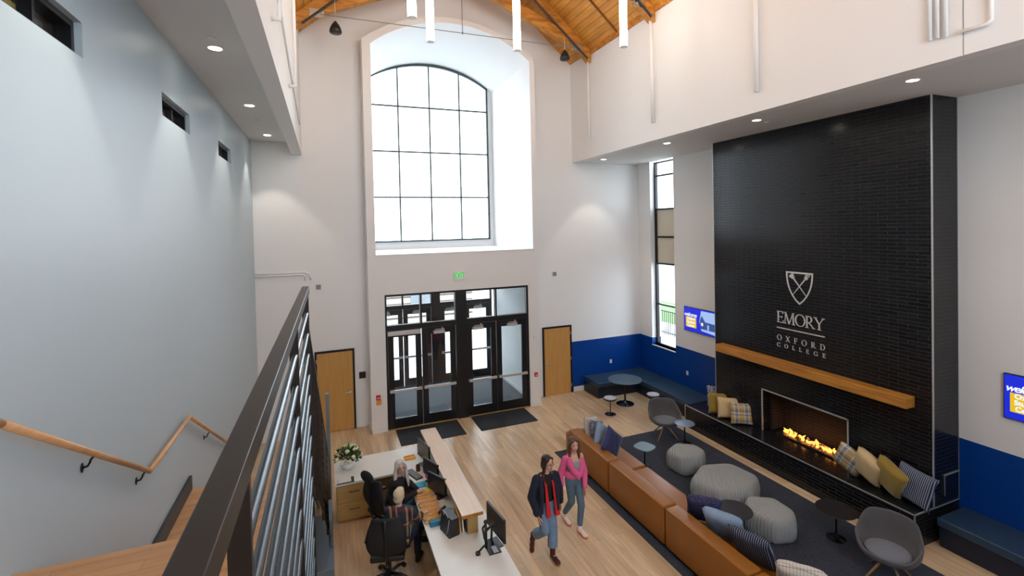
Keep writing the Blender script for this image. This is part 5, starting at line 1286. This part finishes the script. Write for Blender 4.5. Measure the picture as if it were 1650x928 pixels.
for s in (-1, 1): hb.tube([P(s*.02, .06, .10), P(s*.072, .03, .05), P(s*.088, .0, -.03), P(s*.085, .01, -.12), P(s*.085, .03, -.20), P(s*.07, .05, -.26)], [.018, .024, .028, .032, .028, .01], 10)
obj('hair', hb, M['hair_brown'], t, smooth=True, mods=REM(.009))
sh = B(); sh.ell(J['pelvis'].lerp(J['neck'], .60), (.150, .105, .17), Rt, 20, 14); sh.ell(J['pelvis'].lerp(J['neck'], .35), (.13, .10, .17), Rt, 20, 14)
for s in (-1, 1): sh.tube([(wx+s*.06, wy-.115, 1.22), (wx+s*.065, wy-.05, 1.33)], .008, 8)
obj('grey_top', sh, M['greycloth'], t, smooth=True, mods=REM(.009))
jb = B(); jb.ell(J['pelvis'], (.158, .115, .12), Rt, 20, 14)
for s in 'LR': k, a = J['kn'+s], J['an'+s]; jb.cap(J['hip'+s], k, .088, .064); jb.cap(k, k.lerp(a, .84), .064, .05)
obj('jeans', jb, M['denim2'], t, smooth=True, mods=REM(.009))
cd_ = B()
for s, sg in (('L', 1), ('R', -1)):
    cd_.cap(J['sh'+s]+V(0, .0, -.05 if s == 'L' else 0), J['el'+s], .060, .055); cd_.cap(J['el'+s], J['wr'+s]+(J['el'+s]-J['wr'+s])*.02, .055, .043)
cd_.ell(J['pelvis']+V(0, 0, .10), (.172, .13, .115), Rt, 20, 14); cd_.ell(V(wx, wy+.045, 1.15), (.165, .085, .20))
# wrap fronts crossing to the waist
cd_.tube([(wx-.12, wy-.06, 1.31), (wx-.115, wy-.11, 1.20), (wx-.06, wy-.125, 1.08), (wx+.06, wy-.12, .97)], [.05, .055, .055, .05], 12)
cd_.tube([(wx+.14, wy-.05, 1.24), (wx+.135, wy-.09, 1.15), (wx+.08, wy-.12, 1.02), (wx, wy-.12, .95)], [.035, .045, .05, .05], 12)
obj('cardigan', cd_, M['pink'], t, smooth=True, mods=REM(.01))
for s in 'LR': shoe(t, J['an'+s], J['toe'+s], M['sneaker'], M['coral'], nm='sneaker')

# ---- seated people
def seated(root, J, top_m, trouser, shoes, hands, f, up=(0, 0, 1), wide=1.1, topname='jumper'):
    P, Bm, Rt = body(root, J, hands, f=f, up=up, wide=1.08)
    b = B(); b.ell(J['pelvis'].lerp(J['neck'], .68), (.18*wide, .125*wide, .19), Rt, 20, 14); b.ell(J['pelvis'].lerp(J['neck'], .3), (.17*wide, .14*wide, .19), Rt, 20, 14); b.ell(J['pelvis']+V(0, 0, .03), (.18*wide, .14*wide, .10), Rt, 20, 14)
    b.cap(J['shL'], J['neck']+V(0, 0, -.05), .062, .05); b.cap(J['shR'], J['neck']+V(0, 0, -.05), .062, .05)
    for s in 'LR': b.cap(J['sh'+s], J['el'+s], .070, .060); b.cap(J['el'+s], J['wr'+s]+(J['el'+s]-J['wr'+s])*.1, .058, .045)
    obj(topname, b, top_m, root, smooth=True, mods=REM(.01))
    b = B(); b.ell(J['pelvis']+V(0, 0, -.02), (.18, .15, .10), Rt, 20, 14)
    for s in 'LR': b.cap(J['hip'+s], J['kn'+s], .092, .07); b.cap(J['kn'+s], J['kn'+s].lerp(J['an'+s], .9), .068, .055)
    obj('trousers', b, trouser, root, smooth=True, mods=REM(.01))
    for s in 'LR': shoe(root, J['an'+s], J['toe'+s], shoes, M['black'])
    return P, Bm
def seat_pose(x, y, ang, spread=.09):
    """sitting at x,y facing direction ang (rad)"""
    f = V(math.cos(ang), math.sin(ang), 0); r = V(math.sin(ang), -math.cos(ang), 0); o = V(x, y, 0); z = V(0, 0, 1)
    J = dict(pelvis=o+z*.585, neck=o+f*.08+z*1.055, head=o+f*.12+z*1.215)
    for s, q in (('L', -1), ('R', 1)):
        J['sh'+s] = o+f*.07+r*q*.17+z*1.0; J['hip'+s] = o+f*.03+r*q*.09+z*.56; J['kn'+s] = o+f*.44+r*q*(.07+spread)+z*.53; J['an'+s] = o+f*.42+r*q*(.08+spread)+z*.10; J['toe'+s] = J['an'+s]+f*.17+z*-.07
    return J, f, r
# long grey haired woman, facing the desk and looking to the camera side
J, f, r = seat_pose(.98, 8.30, R(-12))
z = V(0, 0, 1)
J['elR'] = J['shR']+f*.13+r*.05-z*.22; J['wrR'] = V(1.33, 8.10, .83); J['elL'] = J['shL']+f*.20-r*.05-z*.20; J['wrL'] = V(1.37, 8.20, .80)
t = thing('person', 'seated woman with long silver hair, glasses and black jumper at the reception desk', 'person', (.98, 8.30, 0))
P, Bm = seated(t, J, M['blackcloth'], M['denim2'], M['black'], [(J['wrR'], (.8, .2, 0), (0, 0, -1), 1, .7), (J['wrL'], (.8, -.3, 0), (0, 0, -1), -1, .7)], (.22, -1, .12), wide=1.12)
face_parts(t, P, Bm, smile=True, glasses=True)
hb = B(); hb.ell(P(0, -.03, .045), (.088, .098, .09), Bm, 20, 14); hb.ell(P(0, -.065, -.04), (.088, .06, .12), Bm, 20, 14); hb.ell(P(0, -.085, -.16), (.10, .045, .12), Bm, 16, 12)
for s in (-1, 1):
    hb.tube([P(s*.02, .06, .10), P(s*.075, .03, .04), P(s*.092, .0, -.04), P(s*.10, .01, -.14), P(s*.11, .03, -.24), P(s*.11, .04, -.34)], [.018, .026, .032, .036, .032, .01], 10)
obj('hair', hb, M['hair_grey'], t, smooth=True, mods=REM(.009))
# short haired woman with plaid jacket, back to camera
J, f, r = seat_pose(.90, 7.30, R(62))
J['elR'] = J['shR']+f*.16+r*.07-z*.20; J['wrR'] = V(1.30, 7.50, .80); J['elL'] = J['shL']+f*.20-r*.02-z*.22; J['wrL'] = J['elL']+f*.22+z*-.02
t = thing('person', 'seated woman with short blond hair and dark plaid jacket, seen from behind', 'person', (.90, 7.30, 0))
pm = plaidmat('tartan_cloth', [(0, (.015, .018, .03)), (.55, (.52, .36, .14)), (.68, (.015, .018, .03)), (.86, (.35, .02, .04)), (.95, (.5, .48, .45))], [(0, (.015, .018, .03)), (.6, (.10, .03, .04)), (.8, (.50, .38, .16)), (.9, (.02, .02, .04))], 4.4, 'XZ')
P, Bm = seated(t, J, pm, M['navycloth'], M['black'], [(J['wrR'], (.8, .4, 0), (0, 0, -1), 1, .5), (J['wrL'], (.3, .8, 0), (0, 0, -1), -1, .5)], (.45, .9, -.05), topname='plaid_jacket')
face_parts(t, P, Bm, smile=False)
hb = B(); hb.ell(P(0, -.022, .038), (.086, .098, .086), Bm, 20, 14); hb.ell(P(0, -.06, -.025), (.076, .05, .068), Bm, 20, 14); hb.ell(P(0, .04, .085), (.06, .05, .03), Bm, 16, 10)
obj('hair', hb, M['hair_blond'], t, smooth=True, mods=REM(.009))

# ================================================================== STAIRS, HANDRAIL AND GUARD
XS1 = -.26
t = thing('staircase', 'oak staircase with dark skirt descending along the left wall', 'stairs', (-1, 4, 0))
b = B().box(XL+.003, XS1, -1.5, 3.43, 3.40, 3.45)
obj('upper_landing', b, M['tread_oak'], t)
zl, yl = 2.13, 5.59
for k in range(1, 8):
    zt = zl+.165*k; yn = yl-.27*k
    obj('tread', B().box(XL+.003, XS1, yn-.30, yn, zt-.04, zt), M['tread_oak'], t)
    obj('riser', B().box(XL+.003, XS1, yn-.03, yn-.015, zt-.165, zt-.04), M['bronze'], t)
obj('riser', B().box(XL+.003, XS1, 3.40, 3.415, 3.285, 3.40), M['bronze'], t)
obj('landing', B().box(XL+.003, XS1, yl-.03, 6.95, zl-.05, zl), M['tread_oak'], t)
for k in range(1, 12):
    zt = zl-.165*k; yn = 6.95+.27*k
    if zt > .05: obj('tread', B().box(XL+.003, XS1, yn-.30, yn, zt-.04, zt), M['tread_oak'], t)
obj('skirt_board', B().box(XL+.003, XL+.035, 5.5, 6.95, zl, zl+.17), mat('dark_skirt', (.02, .024, .03), .45), t)
0 and obj('skirt_board', B().prism([(3.43, 3.45), (3.43, 3.62), (5.5, zl+.30), (5.5, zl)], 'X', XL, XL+.012), M['wall_left'], t)
obj('stringer', B().prism([(3.3, 3.40), (3.3, 3.1), (5.5, 1.75), (7.0, 1.75), (9.8, 0.0), (10.3, 0.0), (7.0, 2.10), (5.6, 2.10)], 'X', XS1, XS1+.03), M['bronze'], t)
# wall handrail
t = thing('wall_handrail', 'round oak handrail on dark brackets along the left wall', 'handrail', (-1.58, 5, 3))
HX = -1.575
pts = [(HX, 0.6, 5.90), (HX, 3.24, 4.343), (HX, 5.36, 3.095), (HX, 6.77, 3.092), (HX, 8.6, 2.065), (HX, 10.2, 1.17)]
for a, c in zip(pts[1:], pts[2:]): pass
b = B()
for a, c in zip(pts, pts[1:]): b.cyl(a, c, .022, n=20)
for p in pts[1:-1]: b.ell(p, .022, n=20, m=12)
obj('rail', b, M['rail_oak'], t, smooth=True)
def bracket(y, z):
    b = B().tube([(XL+.004, y, z-.09), (XL+.035, y, z-.085), (XL+.05, y, z-.06), (HX-.02, y, z-.045), (HX, y, z-.018)], .008, 8).ell((XL+.005, y, z-.09), (.006, .022, .035))
    obj('bracket', b, M['blackframe'], t, smooth=True)
for y in (3.05, 4.25, 5.24, 5.95, 6.68, 7.75, 9.2):
    for a, c in zip(pts, pts[1:]):
        if a[1] <= y < c[1]: z = a[2]+(c[2]-a[2])*(y-a[1])/(c[1]-a[1]); bracket(y, z)
# guard railing
t = thing('guard_railing', 'dark bronze steel guard railing with horizontal rods in the foreground', 'railing', (-.2, 3, 3.45))
GX0, GX1, GZ = -.2440, -.1840, 4.80   # near end; the run drifts .0085 per metre
SK = Matrix(((1, .0085, 0, 0), (0, 1, 0, 0), (0, 0, 1, 0), (0, 0, 0, 1)))
obj('top_rail', B().box(GX0, GX1, .25, 4.72, GZ-.065, GZ, .004).xf(SK), M['bronze'], t)
for y in (1.27, 3.12, 4.66): obj('post', B().box(GX0+.004, GX1-.006, y-.012, y+.012, 1.6, GZ-.06).xf(SK), M['bronze'], t)
gx = (GX0+GX1)/2+.004
for k in range(14):
    z = GZ-.24-.185*k
    obj('rod', B().cyl((gx, 1.27 if z > 3.4 else 3.2, z), (gx, 4.66, z), .0175, n=16).xf(SK), M['rodsteel'], t, smooth=True, angle=50)
# lower flight railing
t = thing('stair_railing', 'dark rod railing descending beside the lower stair flight to a steel newel', 'railing', (-.1, 7, 0))
P0, P1 = V(-.20, 4.74, 4.66), V(-.035, 9.25, 1.02)
obj('top_rail', B().hexa([P0+V(-.02, 0, -.04), P0+V(.02, 0, -.04), P1+V(.02, 0, -.04), P1+V(-.02, 0, -.04), P0+V(-.02, 0, .0), P0+V(.02, 0, .0), P1+V(.02, 0, 0), P1+V(-.02, 0, 0)]), M['bronze'], t)
for k in range(1, 15):
    o_ = V(0, 0, -.10*k); obj('rod', B().cyl(P0+o_, P1+o_, .015, n=8), M['bronze'], t, smooth=True)
for s in (0.03, .27, .5, .73):
    p = P0.lerp(P1, s); obj('post', B().box(p.x-.02, p.x+.02, p.y-.008, p.y+.008, p.z-1.5, p.z), M['bronze'], t)
bluesteel = mat('blue_grey_steel', (.20, .27, .33), .4, .6)
obj('newel_post', B().box(-.065, -.005, 9.22, 9.30, 0, 2.35), bluesteel, t)
obj('bottom_step', B().box(-.75, .0, 7.7, 9.25, 0, .165, .01), bluesteel, t)
obj('stringer_plate', B().prism([(9.3, 0), (9.3, .30), (8.9, .42), (7.1, 1.55), (7.1, 1.25), (8.2, .35), (8.3, 0)], 'X', -.05, -.01), bluesteel, t)
